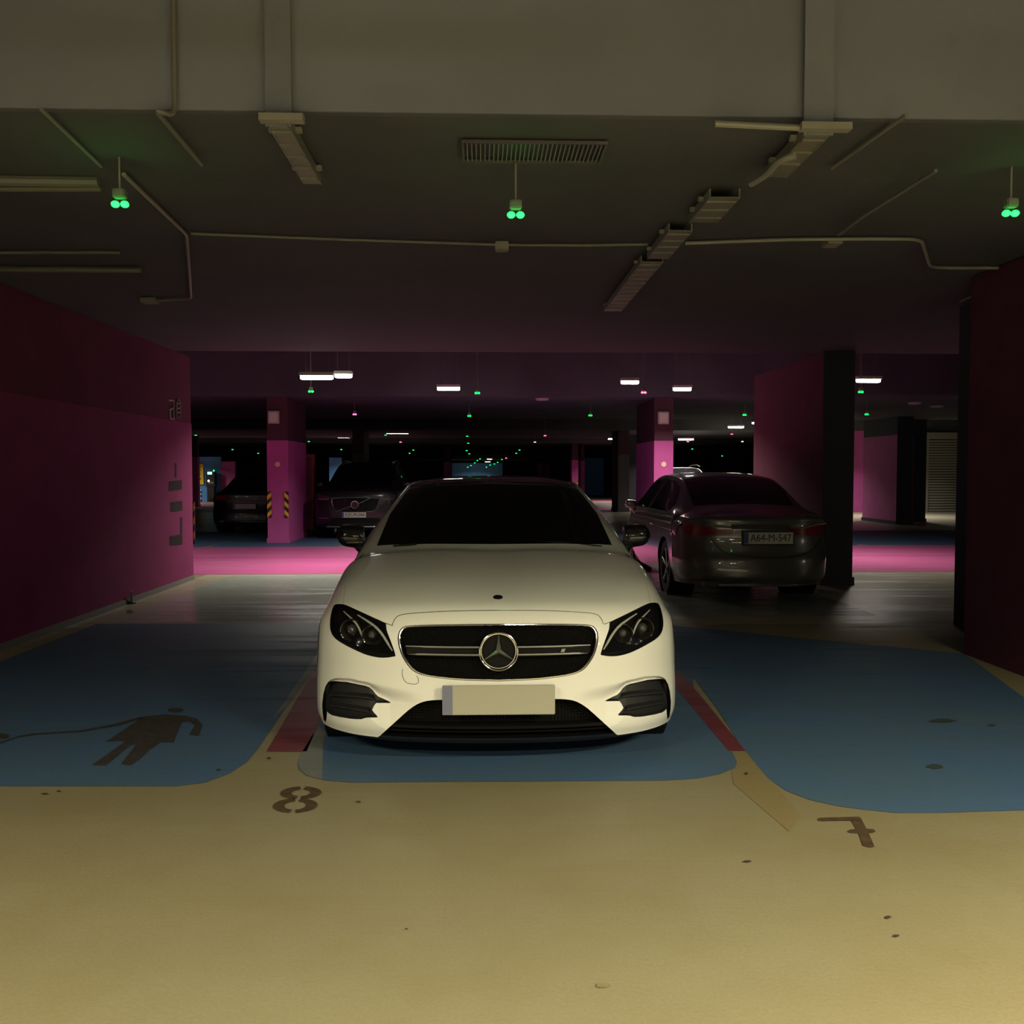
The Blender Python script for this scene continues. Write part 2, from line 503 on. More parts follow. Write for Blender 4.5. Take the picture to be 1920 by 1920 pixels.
def make_wheel(name, parent, x, y, side, R=0.335, wdt=0.235, spokes=5, rim_m='chrome_dark', twin=True):
    """tyre + rim + spokes, outer face towards side (+1 / -1)"""
    t = MB(); w = wdt / 2
    t.lathe([(R - 0.10, -w), (R - 0.02, -w), (R - 0.003, -w * .8), (R, -w * .5), (R, w * .5), (R - 0.003, w * .8), (R - 0.02, w), (R - 0.10, w * .97)], (x, y, R), 'x', 40)
    wh = t.build(name, 'rubber', parent, smooth=True)
    r = MB(); ro = R - 0.10; xo = x + side * w * 0.9; xi = x - side * w * 0.6
    r.lathe([(ro + 0.012, w * .97 * side), (ro - 0.012, w * .93 * side), (ro - 0.03, -w * .5 * side), (0.07, -w * 0.55 * side), (0.0, -w * 0.55 * side)], (x, y, R), 'x', 40)
    r.build('rim', 'black', wh, smooth=True)
    sp = MB()
    for k in range(spokes):
        for d in ((-0.12, 0.12) if twin else (0,)):
            a0 = 2 * PI * k / spokes + 0.3; a1 = a0 + d
            p0 = (x + side * w * 0.72, y + 0.03 * math.cos(a0), R + 0.03 * math.sin(a0))
            p1 = (x + side * w * 0.80, y + (ro * .55) * math.cos((a0 + a1) / 2), R + (ro * .55) * math.sin((a0 + a1) / 2))
            p2 = (x + side * w * 0.90, y + (ro - .004) * math.cos(a1), R + (ro - .004) * math.sin(a1))
            sp.tube([p0, p1, p2], [0.022, 0.013, 0.011], 6)
    sp.build('spoke', rim_m, wh, smooth=True)['kind'] = 'stuff'
    hb = MB(); hb.lathe([(0.0, w * .86 * side), (0.035, w * .84 * side), (0.045, w * .6 * side)], (x, y, R), 'x', 16)
    hb.build('hub_cap', rim_m, wh, smooth=True)
    return wh

def side_panels(sf, parent, m, W, arches, c7y=None, zb=0.18, xs=None, name='side_panel', n=60, ylim=None):
    """flank below the shoulder line with the wheel openings cut out; top edge is the surface's last column"""
    V = np.linspace(0, sf.R - 1, 4 * (sf.R - 1) + 1)
    top = sf.ev(np.full(len(V), float(sf.K)), V)           # x,y,z
    for sgn in (-1, 1):
        poly = [(p[1], p[2]) for p in top]
        poly += [(poly[-1][0], zb), (poly[0][0], zb)] if True else []
        circ = []
        for (cy, cz, r) in arches:
            circ.append([(cy + r * math.cos(2 * PI * k / 40), cz + r * math.sin(2 * PI * k / 40)) for k in range(40)])
        ys = np.linspace(min(p[0] for p in poly), max(p[0] for p in poly), 46); zs = np.linspace(zb, max(p[1] for p in poly), 9)
        co = [Vector((a, b)) for a in ys for b in zs]; ed = []
        for lp in [poly] + circ:
            o = len(co); co += [Vector(p) for p in lp]; k = len(lp)
            ed += [(o + i, o + (i + 1) % k) for i in range(k)]
        r = delaunay_2d_cdt(co, ed, [], 0, 1e-5)
        V2 = np.array([(v.x, v.y) for v in r[0]]); T = np.array([list(f) for f in r[2]]); cen = V2[T].mean(1)
        ok = pip(cen, poly)
        for c in circ: ok &= ~pip(cen, c)
        T = T[ok]; used, ix = np.unique(T.ravel(), return_inverse=True); F = ix.reshape(-1, 3); q = V2[used]
        # x from the nearest shoulder point, tucked in towards the sill
        order = np.argsort(top[:, 1]); tx = np.interp(q[:, 0], top[order, 1], top[order, 0])
        x = tx - 0.055 * np.clip((0.5 - q[:, 1]) / 0.32, 0, 1) ** 2 + 0.006 * np.sin(np.clip((q[:, 1] - .2) / .5, 0, 1) * PI)
        vs = [(sgn * a, b[0], b[1]) for a, b in zip(x, q)]
        fs = [tuple(f) if sgn > 0 else (f[0], f[2], f[1]) for f in F.tolist()]
        MB().add(vs, fs).build(name, m, parent, smooth='all', fix=False)
        for (cy, cz, r) in arches:                          # wheel housing
            MB().lathe([(r, 0), (r, -0.30), (0.02, -0.31)], (sgn * (W - 0.012), cy, cz), 'x', 24, sgn, ).build('wheel_housing', 'black_matte', parent)
# ---------------------------------------------------------------- setting
ZS, ZH = 3.0, 4.8                       # underside of the slabs over the bays / of the roof over the lanes
ROWS = [(4.15, 12.1), (19.1, 27.1), (34.1, 42.1), (49.1, 57.1), (64.1, 72.1), (79.1, 87.1), (94.1, 102.1), (109.1, 117.1)]
floor = struct('floor', MB().box((0, 60, -.05), (76, 150, .1)), 'floor_tan')
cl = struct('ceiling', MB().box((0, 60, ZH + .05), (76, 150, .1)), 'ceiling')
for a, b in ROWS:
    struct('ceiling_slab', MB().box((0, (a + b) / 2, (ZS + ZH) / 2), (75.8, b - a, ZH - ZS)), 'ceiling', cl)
struct('trim_slab_edge_lit', MB().box((0, 4.145, (ZS + ZH) / 2 + .005), (75, .012, ZH - ZS - .02)), 'slab_edge_lit')  # thin panel over the nearest slab, its lit look set by a paler colour
struct('wall_back', MB().box((0, 134.5, 2.4), (76, .3, 4.8)), 'wall_grey')
struct('wall_front', MB().box((0, -13.5, 2.4), (76, .3, 4.8)), 'wall_grey')
struct('wall_far_left', MB().box((-37.9, 60, 2.4), (.3, 150, 4.8)), 'wall_grey')
struct('wall_far_right', MB().box((37.9, 60, 2.4), (.3, 150, 4.8)), 'wall_grey')

# side walls of our bay row, their pink darkened to carry the shade
wl = struct('wall_left', MB().box((-4.15, 8.45, ZS / 2), (.44, 8.6, ZS)), 'wall_upper_shade')
MB().box((-3.935, 8.45, 1.055), (.02, 8.62, 2.11)).build('painted_panel', 'wall_pink_shade', wl)
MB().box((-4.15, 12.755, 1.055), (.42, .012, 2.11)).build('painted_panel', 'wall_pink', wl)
struct('baseboard_left', MB().box((-3.917, 8.44, .03), (.018, 8.6, .06)), 'conduit_dim')
wr = struct('wall_right', MB().box((4.31, 5.72, ZS / 2), (.9, 3.14, ZS)), 'wall_dark')
MB().box((3.855, 5.72, 1.49), (.02, 3.15, 2.98)).build('painted_panel', 'wall_deep_shade', wr)
MB().box((4.69, 7.98, ZS / 2), (.44, 1.4, ZS)).build('pilaster', 'wall_dark', wr)
# lettering and pictograms stencilled on the left wall's far end
def on_left(px, py): p = atx(px, py, -3.922); return p
def wall_blk(poly, m='stencil_faint', nm='wall_stencil'):
    pts = [on_left(*p) for p in poly]; MB().prism([(-3.922, p.y, p.z) for p in pts], (-.004, 0, 0)).build(nm, m, wl)
wall_blk([(317, 903), (341, 900), (341, 918), (317, 921)]); wall_blk([(319, 942), (342, 939), (342, 957), (320, 960)])
wall_blk([(338, 970), (342, 970), (342, 1021), (319, 1023), (318, 1006), (338, 1002)])
wall_blk([(328, 868), (331, 868), (331, 896), (328, 896)])
for seg in ([(316,750),(325,751),(325,765),(317,768)], [(318,770),(319,784),(325,786),(325,768)]):
    pts = [on_left(*p) for p in seg]; MB().tube([(-3.92, p.y, p.z) for p in pts], .012, 4).build('wall_numeral', 'board', wl)
bpts = [on_left(*p) for p in [(331,757),(338,756),(338,782),(331,783),(331,757)]]
MB().tube([(-3.92, p.y, p.z) for p in bpts], .010, 4).build('wall_symbol', 'board', wl)
MB().tube([(-3.92, on_left(*p).y, on_left(*p).z) for p in [(331,757),(334.5,747),(338,756)]], .010, 4).build('wall_symbol', 'board', wl)
MB().tube([(-3.92, on_left(*p).y, on_left(*p).z) for p in [(331,766),(338,765)]], .008, 4).build('wall_symbol', 'board', wl)
MB().tube([(-3.92, on_left(*p).y, on_left(*p).z) for p in [(331,774),(338,773)]], .008, 4).build('wall_symbol', 'board', wl)

# ---------------------------------------------------------------- painted floor
def paint(px_poly, z, m, name='floor_paint', smooth=2, world_pts=None):
    P = [tuple(fl(*p)[:2]) for p in px_poly] if world_pts is None else world_pts
    if smooth: P = catmull2(P, True, smooth)
    o = flat_poly(P, z).build(name, m, floor, fix=False)
    return o
EPS = .0012
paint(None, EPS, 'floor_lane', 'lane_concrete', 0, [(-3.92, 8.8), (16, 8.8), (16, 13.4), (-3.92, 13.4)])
# left bay
def F(*p): return tuple(fl(*p)[:2])
lb = [F(-260, 1475), F(0, 1475), F(330, 1475)] + [F(*p) for p in ((385, 1468), (430, 1451), (462, 1430), (483, 1405), (520, 1350), (560, 1291), (598, 1236))]
lb += [(-1.10, 9.0), (-3.7, 9.0), (-3.7, 4.4)]
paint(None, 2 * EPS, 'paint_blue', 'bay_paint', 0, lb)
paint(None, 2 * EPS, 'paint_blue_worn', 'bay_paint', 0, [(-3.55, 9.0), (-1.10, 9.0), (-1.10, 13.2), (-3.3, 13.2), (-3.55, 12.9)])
# middle bay
mb_ = [F(*p) for p in ((600, 1352), (585, 1380), (566, 1412), (558, 1432), (560, 1443), (575, 1455), (610, 1464), (660, 1468), (800, 1467), (1000, 1466), (1250, 1464), (1310, 1460), (1350, 1452), (1378, 1441), (1382, 1430), (1374, 1412), (1330, 1352))]
mb_ += [(1.22, 9.2), (-.86, 9.2)]
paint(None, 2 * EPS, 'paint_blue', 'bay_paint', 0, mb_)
paint([(598, 1362), (585, 1381), (566, 1412), (559, 1432), (562, 1444), (577, 1456), (604, 1462), (606, 1392), (612, 1374)], 3 * EPS, 'paint_worn', 'worn_patch', 0)
# right bay
rb = [F(*p) for p in ((1300, 1270), (1345, 1330), (1385, 1393), (1418, 1434), (1440, 1460), (1475, 1484), (1520, 1501), (1570, 1512), (1620, 1519), (1680, 1525), (1760, 1525), (1920, 1520), (2200, 1514))]
rb += [(3.85, 7.3), (1.42, 9.0), (1.42, 6.2)]
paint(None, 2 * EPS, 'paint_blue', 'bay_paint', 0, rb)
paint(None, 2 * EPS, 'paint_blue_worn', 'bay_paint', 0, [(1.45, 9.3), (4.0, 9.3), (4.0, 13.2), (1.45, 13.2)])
# red dividers and their tan / orange ends
paint(None, 3 * EPS, 'paint_red', 'divider_stripe', 0, [F(500, 1410), F(575, 1410), F(605, 1340), F(625, 1292), (-.93, 9), (-1.10, 9), F(598, 1240)])
paint(None, 2.5 * EPS, 'paint_worn', 'worn_stripe', 0, [F(507, 1352), F(524, 1330), F(598, 1222), F(604, 1236), F(540, 1322)])
paint(None, 3 * EPS, 'paint_red', 'divider_stripe', 0, [F(1366, 1409), F(1398, 1409), (1.42, 6.2), (1.42, 9), (1.30, 9), (1.30, 6.2)])
paint(None, 1.5 * EPS, 'paint_orange', 'divider_stripe_end', 0, [F(1366, 1408), F(1400, 1408), F(1445, 1460), F(1500, 1530), F(1480, 1560), F(1410, 1500), F(1375, 1470)])
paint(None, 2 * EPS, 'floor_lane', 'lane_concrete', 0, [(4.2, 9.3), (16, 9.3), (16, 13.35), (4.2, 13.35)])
# the lane behind is pink, then the next bays
paint(None, 3 * EPS, 'paint_pink', 'lane_paint', 0, [(-12, 13.35), (18, 13.35), (18, 18.3), (-12, 18.3)])
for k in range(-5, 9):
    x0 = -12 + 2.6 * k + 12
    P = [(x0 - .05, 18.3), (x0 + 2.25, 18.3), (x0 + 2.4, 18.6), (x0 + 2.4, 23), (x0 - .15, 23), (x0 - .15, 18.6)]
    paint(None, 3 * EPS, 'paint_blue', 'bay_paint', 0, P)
paint(None, 2 * EPS, 'floor_lane', 'lane_concrete', 0, [(-20, 23), (20, 23), (20, 34), (-20, 34)])
paint(None, 2 * EPS, 'paint_pink', 'lane_paint', 0, [(-24, 40), (10, 40), (10, 44), (-24, 44)])
for k in range(4): paint(None, 3 * EPS, 'paint_worn' if k % 2 else 'paint_pink', 'crossing_stripe', 0, [(4.5, 36 + 5 * k), (8.5, 36 + 5 * k), (8.5, 38.4 + 5 * k), (4.5, 38.4 + 5 * k)])
# joint line in the pink lane, left edge strip by the wall
paint(None, 4 * EPS, 'stain', 'floor_joint', 0, [(-6, 15.95), (12, 15.95), (12, 15.98), (-6, 15.98)])
# bay numbers: stencilled 8 and 7
def ring_px(cx, cy, rx, ry, ix, iy, shear, gaps):
    for a0, a1 in gaps:
        n = 22; out = []; inn = []
        for k in range(n + 1):
            a = math.radians(a0 + (a1 - a0) * k / n)
            for (lst, X, Y_) in ((out, rx, ry), (inn, ix, iy)):
                dx, dy = X * math.cos(a), -Y_ * math.sin(a); lst.append((cx + dx - shear * dy, cy + dy))
        yield out + inn[::-1]
def z7(p): return (460 + p[0] / 6.4, 1240 + p[1] / 6.4)
for args in ((665, 1585, 245, 76, 112, 40, .35, ((98, 262), (-82, 82))), (597, 1738, 266, 88, 130, 50, .35, ((98, 262), (-82, 82)))):
    for poly in ring_px(*args): paint([z7(p) for p in poly], 3 * EPS, 'stencil', 'bay_number_stencil', 0)
def z3(p): return (1260 + p[0] / 2.909, 1240 + p[1] / 2.909)
paint([z3(p) for p in ((795,864),(805,857),(1020,851),(1030,858),(1060,917),(1100,920),(1112,932),(1100,938),(1072,940),(1105,1015),(1085,1020),(1042,1010),(1018,942),(975,940),(957,932),(970,922),(1005,918),(978,872),(815,875),(800,872))], 3 * EPS, 'stencil', 'bay_number_stencil', 0)
# pictogram of an adult holding a child's hand on the left bay
def z8(p): return (p[0] / 2.8235, 1060 + p[1] / 2.8235)
paint([z8(p) for p in ((486,1062),(560,1064),(682,962),(722,945),(706,972),(640,1056),(690,1063),(740,1030),(790,982),(850,940),(918,942),(940,885),(962,835),(1000,830),(1032,850),(1002,900),(1052,908),(1070,850),(1042,815),(980,800),(880,793),(760,803),(722,830),(560,938),(640,932),(658,940))], 4 * EPS, 'stencil_faint', 'bay_pictogram', 0)
paint([z8((930 + 42 * math.cos(a), 770 + 12 * math.sin(a))) for a in np.linspace(0, 2 * PI, 17)[:-1]], 4 * EPS, 'stencil_faint', 'bay_pictogram', 0)
paint([z8(p) for p in ((0,938),(100,906),(180,893),(420,878),(600,845),(740,806),(760,812),(640,850),(430,886),(190,901),(100,914),(0,948))], 4 * EPS, 'stencil_faint', 'bay_pictogram', 0)
paint([z8((10 + 40 * math.cos(a), 908 + 14 * math.sin(a))) for a in np.linspace(0, 2 * PI, 17)[:-1]], 4 * EPS, 'stencil_faint', 'bay_pictogram', 0)
def blob(px, py, rx, ry, m='speck', seed=0, nm='floor_stain'):
    rr = random.Random(seed); k = 11
    paint([(px + rx * (0.75 + .35 * rr.random()) * math.cos(2 * PI * i / k), py + ry * (0.75 + .35 * rr.random()) * math.sin(2 * PI * i / k)) for i in range(k)], 4 * EPS, m, nm, 2)
for i, (a, b, c, d, m) in enumerate(((1767, 1353, 26, 4, 'stain'), (1754, 1439, 17, 5, 'stain'), (1860, 1361, 8, 2, 'stain'), (84, 1490, 7, 1.6, 'speck'), (110, 1485, 4, 1.5, 'speck'),
        (1401, 1617, 8, 2, 'speck'), (1665, 1722, 6, 3, 'speck'), (1680, 1757, 7, 2.5, 'speck'), (762, 1744, 3, 1.5, 'speck'), (1399, 1452, 4, 2.5, 'speck'), (672, 1505, 5, 1.5, 'speck'),
        (243, 1147, 7, 3, 'speck'), (410, 1445, 6, 2, 'stain'), (504, 1423, 4, 2, 'speck'), (1130, 1850, 14, 5, 'paint_orange'))): blob(a, b, c, d, m, i)
# floor cover, kerb stub
ps = thing('pipe_stub', 'short dark pipe stub at the foot of the left wall', 'pipe', tuple(fl(246, 1132)))
MB().tube([(0, 0, 0), (0, 0, .10), (.01, 0, .14)], .014, 8).build('pipe', 'conduit', ps); MB().lathe([(.05, 0), (.05, .015), (.02, .03), (0, .03)], (0, 0, 0), 'z', 16).build('flange', 'black', ps)

# ---------------------------------------------------------------- columns
def hazard(par, x, y, z0, z1, wx, wy, flip=1):
    """corner protector: black and yellow slanted stripes, each its own piece"""
    g = MB().box((x, y, (z0 + z1) / 2), (wx, wy, z1 - z0)).build('corner_guard', 'black', par)
    n = 3; h = (z1 - z0) / n
    for k in range(n):
        a = z0 + h * k; yy = y - wy / 2 - .003
        P = [(x - wx / 2, yy, a + (.0 if flip > 0 else h * .45)), (x + wx / 2, yy, a + (h * .45 if flip > 0 else 0)), (x + wx / 2, yy, a + h * .5 + (h * .45 if flip > 0 else 0)), (x - wx / 2, yy, a + h * .5 + (0 if flip > 0 else h * .45))]
        P = [(p[0], p[1], min(p[2], z1)) for p in P]
        MB().prism(P, (0, .004, 0)).build('yellow_stripe', 'hazard_yellow', g)
def column(label, x0, x1, y0, y1, front='wall_pink', side='wall_pink', zt=2.11, H=ZS, guard=None, disc=False, board=False, name='concrete_column'):
    xc, yc = (x0 + x1) / 2, (y0 + y1) / 2
    t = thing(name, label, 'column', (xc, y0, 0)); w, d = x1 - x0, y1 - y0
    MB().box((0, d / 2, H / 2), (w, d, H)).build('shaft', 'wall_dark' if front == 'wall_dark' else 'column_top_shade', t)
    if front != 'wall_dark': MB().box((0, -.004, zt / 2), (w + .012, .008, zt)).build('painted_face', front, t)
    if side:
        for s_ in (-1, 1): MB().box((s_ * (w / 2 + .003), d / 2, zt / 2), (.007, d, zt)).build('painted_face', side, t)
    MB().box((0, d / 2, .05), (w + .05, d + .05, .10)).build('plinth', 'wall_dark' if front == 'wall_dark' else front, t)
    if guard:
        for s_ in (-1, 1): hazard(t, s_ * (w / 2 - .035), -.012, guard[0], guard[1], .085, .02, -s_)
    if disc:
        MB().lathe([(0, -.012), (.052, -.012), (.056, -.004), (.056, .0)], (.0, -.008, 1.62), 'y', 20).build('reflector_disc', 'disc', t, smooth=True)
    if board:
        b = MB().box((-.06 if board < 0 else -.02, -.05, 2.58), (.23, .06, .26)).build('notice_box', 'board', t, bevel=.01)
        MB().box((-.06 if board < 0 else -.02, -.083, 2.58), (.17, .006, .20)).build('notice_face', 'white_plastic', b)
    return t
column('dark-fronted wall pier with pink sides beside the grey saloon', 4.36, 4.76, 11.86, 14.9, 'wall_dark', 'wall_pier', zt=2.99)
column('pink pillar with yellow-black corner guards left of the large black estate', -4.42, -4.0, 19.35, 21.3, guard=(.52, 1.06), disc=True, board=-1)
column('pink pillar with pale disc behind the grey saloon', 3.57, 3.96, 19.35, 21.6, disc=True, board=1)
column('broad pink pier seen through the right-hand gap', 11.5, 11.95, 25.6, 27.9, 'wall_dark', 'wall_pink', zt=2.5, guard=None)
column('dark narrow pier beside the roller shutter', 12.6, 13.0, 27.0, 28.0, 'wall_dark', None)
XP = lambda px, Y: at(px, 900, Y).x
column('pink end pier of the left row beyond the wall', XP(358, 40.2), XP(370.5, 40.2), 40.2, 40.5)
column('slim pink column beyond the coupe roof, leftmost', -2.4, -1.95, 57.8, 59.5)
column('slim pink column above the coupe roof with yellow guard', 4.72, 5.05, 49.3, 50.4, guard=(.4, 1.0))
column('slim pink column just right of the guarded far column', 5.5, 5.72, 52.3, 53.4)
column('far pink column behind the coupe roof centre', 3.8, 4.15, 64.3, 66)
column('far pink column to the right of the roof centre', 4.75, 5.0, 70.3, 72)
column('dark column behind the black estate', -4.75, -4.35, 34.3, 36, 'wall_grey', None)
column('dark column between the coupe and the grey saloon', 6.0, 7.4, 38.3, 42, 'wall_dark', None)
column('dark pillar hidden behind the pink pillar at the saloon', 5.0, 5.4, 34.3, 36, 'wall_grey', None)
# pink stub wall seen left in the right-hand gap
struct('wall_gap', MB().box((13.0, 34.4, 1.5), (3.4, .3, 3.0)), 'wall_pink')
hz = thing('corner_guard_strip', 'yellow and black corner guard on the end of the left wall', 'guard', (-3.93, 12.78, 0))
hazard(hz, .0, 0, .48, 1.06, .05, .02)
# red cabinet right of the left pillar
rc = thing('hydrant_cabinet', 'dark red cabinet standing behind the guarded pink pillar', 'cabinet', (-4.14, 21.7, 0))
MB().box((0, .15, 1.0), (.46, .3, 1.75)).build('body', 'red_box', rc, bevel=.01); MB().box((0, -.005, 1.1), (.40, .01, 1.4)).build('cabinet_door', 'wall_red', rc)
MB().box((0, .15, .06), (.42, .26, .12)).build('base', 'black', rc)

# roller shutter in the far right
sh = thing('roller_shutter', 'grey slatted roller shutter with pale post at the far right', 'shutter', (17.3, 34.0, 0))
MB().box((-.95, 0, 1.36), (.16, .12, 2.72)).build('guide_post', 'shutter', sh); MB().box((.95, 0, 1.36), (.12, .12, 2.72)).build('guide_post', 'shutter', sh)
MB().box((0, .05, 2.80), (2.05, .3, .24)).build('shutter_box', 'shutter', sh)
slat = None
for k in range(27):
    z = .06 + k * .098
    if slat is None: slat = MB().box((0, .03, 0), (1.76, .03, .070), taper=1).build('slat', 'shutter', sh); slat.location.z = z
    else:
        o = slat.copy(); C.objects.link(o); o.parent = sh; o.location.z = z
struct('wall_shutter', MB().box((18.5, 34.5, 2.4), (4.6, .3, 4.8)), 'wall_dark')

# blue wall with sign and pay machine at the far left
struct('wall_blue', MB().box(((XP(340, 47.2) + XP(414, 47.2)) / 2, 47.3, 1.12), (XP(414, 47.2) - XP(340, 47.2), .2, 2.24)), 'wall_blue')
struct('wall_pink_far', MB().box((XP(427, 47.1), 47.25, 1.0), (.69, .2, 2.0)), 'wall_pink')
struct('wall_blue_end', MB().box((-1.1, 124.0, 1.35), (7.5, .3, 2.7)), 'wall_blue')
struct('wall_blue_mid', MB().box((XP(629, 47.2), 47.3, 1.1), (.62, .2, 2.2)), 'wall_blue')
struct('wall_blue_right', MB().box((7.0, 60.3, 1.2), (1.6, .2, 2.4)), 'wall_blue')
sg = thing('yellow_sign', 'yellow board sign with black lettering and arrow on blue wall', 'sign', (XP(370, 47.14), 47.14, 0))
MB().box((0, 0, 1.36), (.62, .03, 1.02)).build('board', 'sign_yellow', sg)
for z, s_ in ((1.74, 'TA'), (1.58, 'CA'), (1.36, 'AT')): text('sign_lettering', s_, .19, 'plate_text', sg, (.08, -.018, z))
MB().prism([(-.05, -.018, 1.12), (.12, -.018, 1.12), (.12, -.018, 1.08), (.22, -.018, 1.14), (.12, -.018, 1.20), (.12, -.018, 1.16), (-.05, -.018, 1.16)], (0, .004, 0)).build('arrow', 'plate_text', sg)
pm = thing('pay_machine', 'dark parking pay machine with lit screen against the blue wall', 'machine', (XP(396, 46.8), 46.8, 0))
MB().box((0, 0, .38), (.34, .28, .76)).build('pedestal', 'black', pm); MB().box((0, 0, 1.14), (.46, .34, .80)).build('body', 'black', pm, bevel=.02)
MB().box((-.02, -.175, 1.42), (.22, .01, .13)).build('screen', 'screen_on', pm); MB().sphere((.18, -.17, 1.54), .045).build('status_light', 'led_green_far', pm)
MB().sphere((-.08, -.17, 1.04), .05).build('button_light', 'led_white', pm); MB().box((.03, -.175, .95), (.26, .01, .08)).build('ticket_slot', 'steel', pm)
bo = thing('marker_post', 'small black and white post beside the pay machine', 'post', (XP(377, 46.2), 46.2, 0))
MB().tube([(0, 0, 0), (0, 0, .62)], .035, 10).build('post', 'black', bo)
for z in (.15, .36, .56): MB().tube([(0, 0, z), (0, 0, z + .07)], .037, 10).build('white_band', 'white_plastic', bo)

# ---------------------------------------------------------------- ceiling fittings
def pipe_thing(name, label, cat, pts, r, m='conduit', boxes=()):
    P = [Vector(p) for p in pts]; o = MB().tube([p for p in P], r, 8).build(name, m, None, smooth=True)
    tag(o, label, cat)
    for c, d in boxes: MB().box(c, d).build('junction_box', m, o, bevel=.005)
    return o
zc_ = 2.975
def cp(px, py, z=zc_): return tuple(ceil_at(px, py, z))
def bend(pts, r=.08):
    out = []; P = [Vector(p) for p in pts]
    for i, p in enumerate(P):
        if i in (0, len(P) - 1): out.append(p); continue
        a = (P[i - 1] - p).normalized(); b = (P[i + 1] - p).normalized(); rr = min(r, (P[i - 1] - p).length / 2, (P[i + 1] - p).length / 2)
        for t in (0, .25, .5, .75, 1):
            out.append((p + a * rr) * (1 - t) ** 2 + p * 2 * t * (1 - t) + (p + b * rr) * t * t)
    return out
pipe_thing('conduit', 'thin conduit running back past the left green light then bending to a round box', 'conduit', bend([cp(232, 327), cp(350, 440), cp(358, 560), cp(282, 565)]), .012, boxes=[(cp(281, 564), (.13, .13, .04))])
pipe_thing('conduit', 'long thin conduit running across the ceiling to the middle light box', 'conduit', [cp(358, 438), cp(640, 449), cp(940, 459)], .010, 'conduit_dim')
pipe_thing('conduit', 'thin conduit continuing right from the middle light box to the cable tray', 'conduit', [cp(942, 459), cp(1100, 460), cp(1215, 458)], .010, 'conduit_dim')
pipe_thing('conduit', 'thin conduit stepping back at the right side of the ceiling', 'conduit', bend([cp(1285, 456), cp(1480, 449), cp(1620, 448), cp(1727, 448), cp(1745, 502), cp(1880, 502.5)], .12), .012, boxes=[(cp(1560, 455), (.10, .14, .04))])
pipe_thing('conduit', 'thin diagonal conduit in front of the right ceiling box', 'conduit', [cp(1755, 320, 2.94), cp(1620, 405, 2.94), cp(1572, 440, 2.94)], .010, 'conduit_dim')
pipe_thing('conduit', 'thin diagonal conduit between the cable tray and right edge', 'conduit', [cp(1700, 215), cp(1560, 315)], .010, 'conduit_dim')
pipe_thing('conduit', 'thin diagonal conduit on the far left of the ceiling', 'conduit', [cp(78, 205), cp(190, 312)], .010, 'conduit_dim')
pipe_thing('conduit', 'conduit dropping down the slab edge and running back over the left bay', 'conduit', bend([(ceil_at(285, 170, zc_).x, 4.12, 4.75), (ceil_at(285, 170, zc_).x, 4.12, zc_), cp(290, 205), cp(378, 308)], .06), .012, 'conduit_dim')
pipe_thing('pipe', 'grey pipe at the left edge in front of the green light, upper of a pair', 'pipe', [cp(-200, 335), cp(185, 341)], .028, 'conduit_dim')
pipe_thing('pipe', 'grey pipe at the left edge in front of the green light, lower of a pair', 'pipe', [cp(-200, 353), cp(190, 354)], .016, 'conduit_dim')
pipe_thing('pipe', 'thin pipe at the left edge behind the green light', 'pipe', [cp(-200, 474), cp(225, 473)], .012, 'conduit_dim')
pipe_thing('pipe', 'thicker dim pipe at the left edge farthest back', 'pipe', [cp(-200, 503), cp(265, 506)], .022, 'conduit_dim')
pipe_thing('conduit', 'thin diagonal conduit at the far right of the ceiling', 'conduit', [cp(1960, 500), cp(1860, 540), cp(1800, 565)], .010, 'conduit_dim')
# cable trays: rails + rungs
def tray(label, x, ya, yb, z, w=.10, drop=False):
    t = thing('cable_tray', label, 'tray', (x, ya, z))
    for s_ in (-1, 1): MB().box((s_ * w / 2, (yb - ya) / 2, 0), (.008, yb - ya, .05)).build('side_rail', 'tray', t)
    n = int((yb - ya) / .16); r0 = None
    MB().box((0, (yb - ya) / 2, -.02), (w, yb - ya, .004)).build('tray_base', 'tray', t)
    for k in range(n):
        if r0 is None: r0 = MB().box((0, 0, -.026), (w, .03, .008)).build('rung', 'tray', t); r0.location.y = .08
        else:
            o = r0.copy(); C.objects.link(o); o.parent = t; o.location.y = .08 + .16 * k
    for k in range(max(2, int((yb - ya) / 1.0))):
        MB().box((0, .15 + k * (yb - ya - .3) / max(1, int((yb - ya) / 1.0) - 1 or 1), .012), (w + .06, .03, .02)).build('bracket', 'conduit', t)
    if drop:
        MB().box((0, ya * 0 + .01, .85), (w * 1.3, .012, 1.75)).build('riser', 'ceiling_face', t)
        MB().box((.02, -.02, .0), (w * 2.2, .05, .03)).build('bracket', 'conduit', t)
p0 = ceil_at(535, 215); p1 = ceil_at(578, 322)
tray('pale cable tray with riser running back over the left bay', (p0.x + p1.x) / 2, 4.10, p1.y, 2.96, .085, True)
p0 = ceil_at(1530, 235)
tray('perforated cable tray with riser at the slab edge on the right', p0.x - .02, 4.10, 4.7, 2.95, .10, True)
p0 = ceil_at(1350, 355)
tray('broken stretch of perforated cable tray in the middle right', ceil_at(1345, 362).x, 5.05, 5.55, 2.95, .16)
p0 = ceil_at(1265, 425)
tray('stretch of cable tray crossing the thin conduit', p0.x, 5.75, 6.5, 2.95, .14)
tray('farthest stretch of cable tray over the grey saloon bay', ceil_at(1190, 515).x, 6.6, 8.6, 2.95, .15)
pipe_thing('cable_bundle', 'pale loose cable bundle hanging between the cable trays', 'cable', catmull2([cp(1490, 292, 2.89), cp(1462, 302, 2.89), cp(1440, 325, 2.90), cp(1418, 340, 2.90), cp(1408, 345, 2.90)], False, 4), .016, 'conduit')
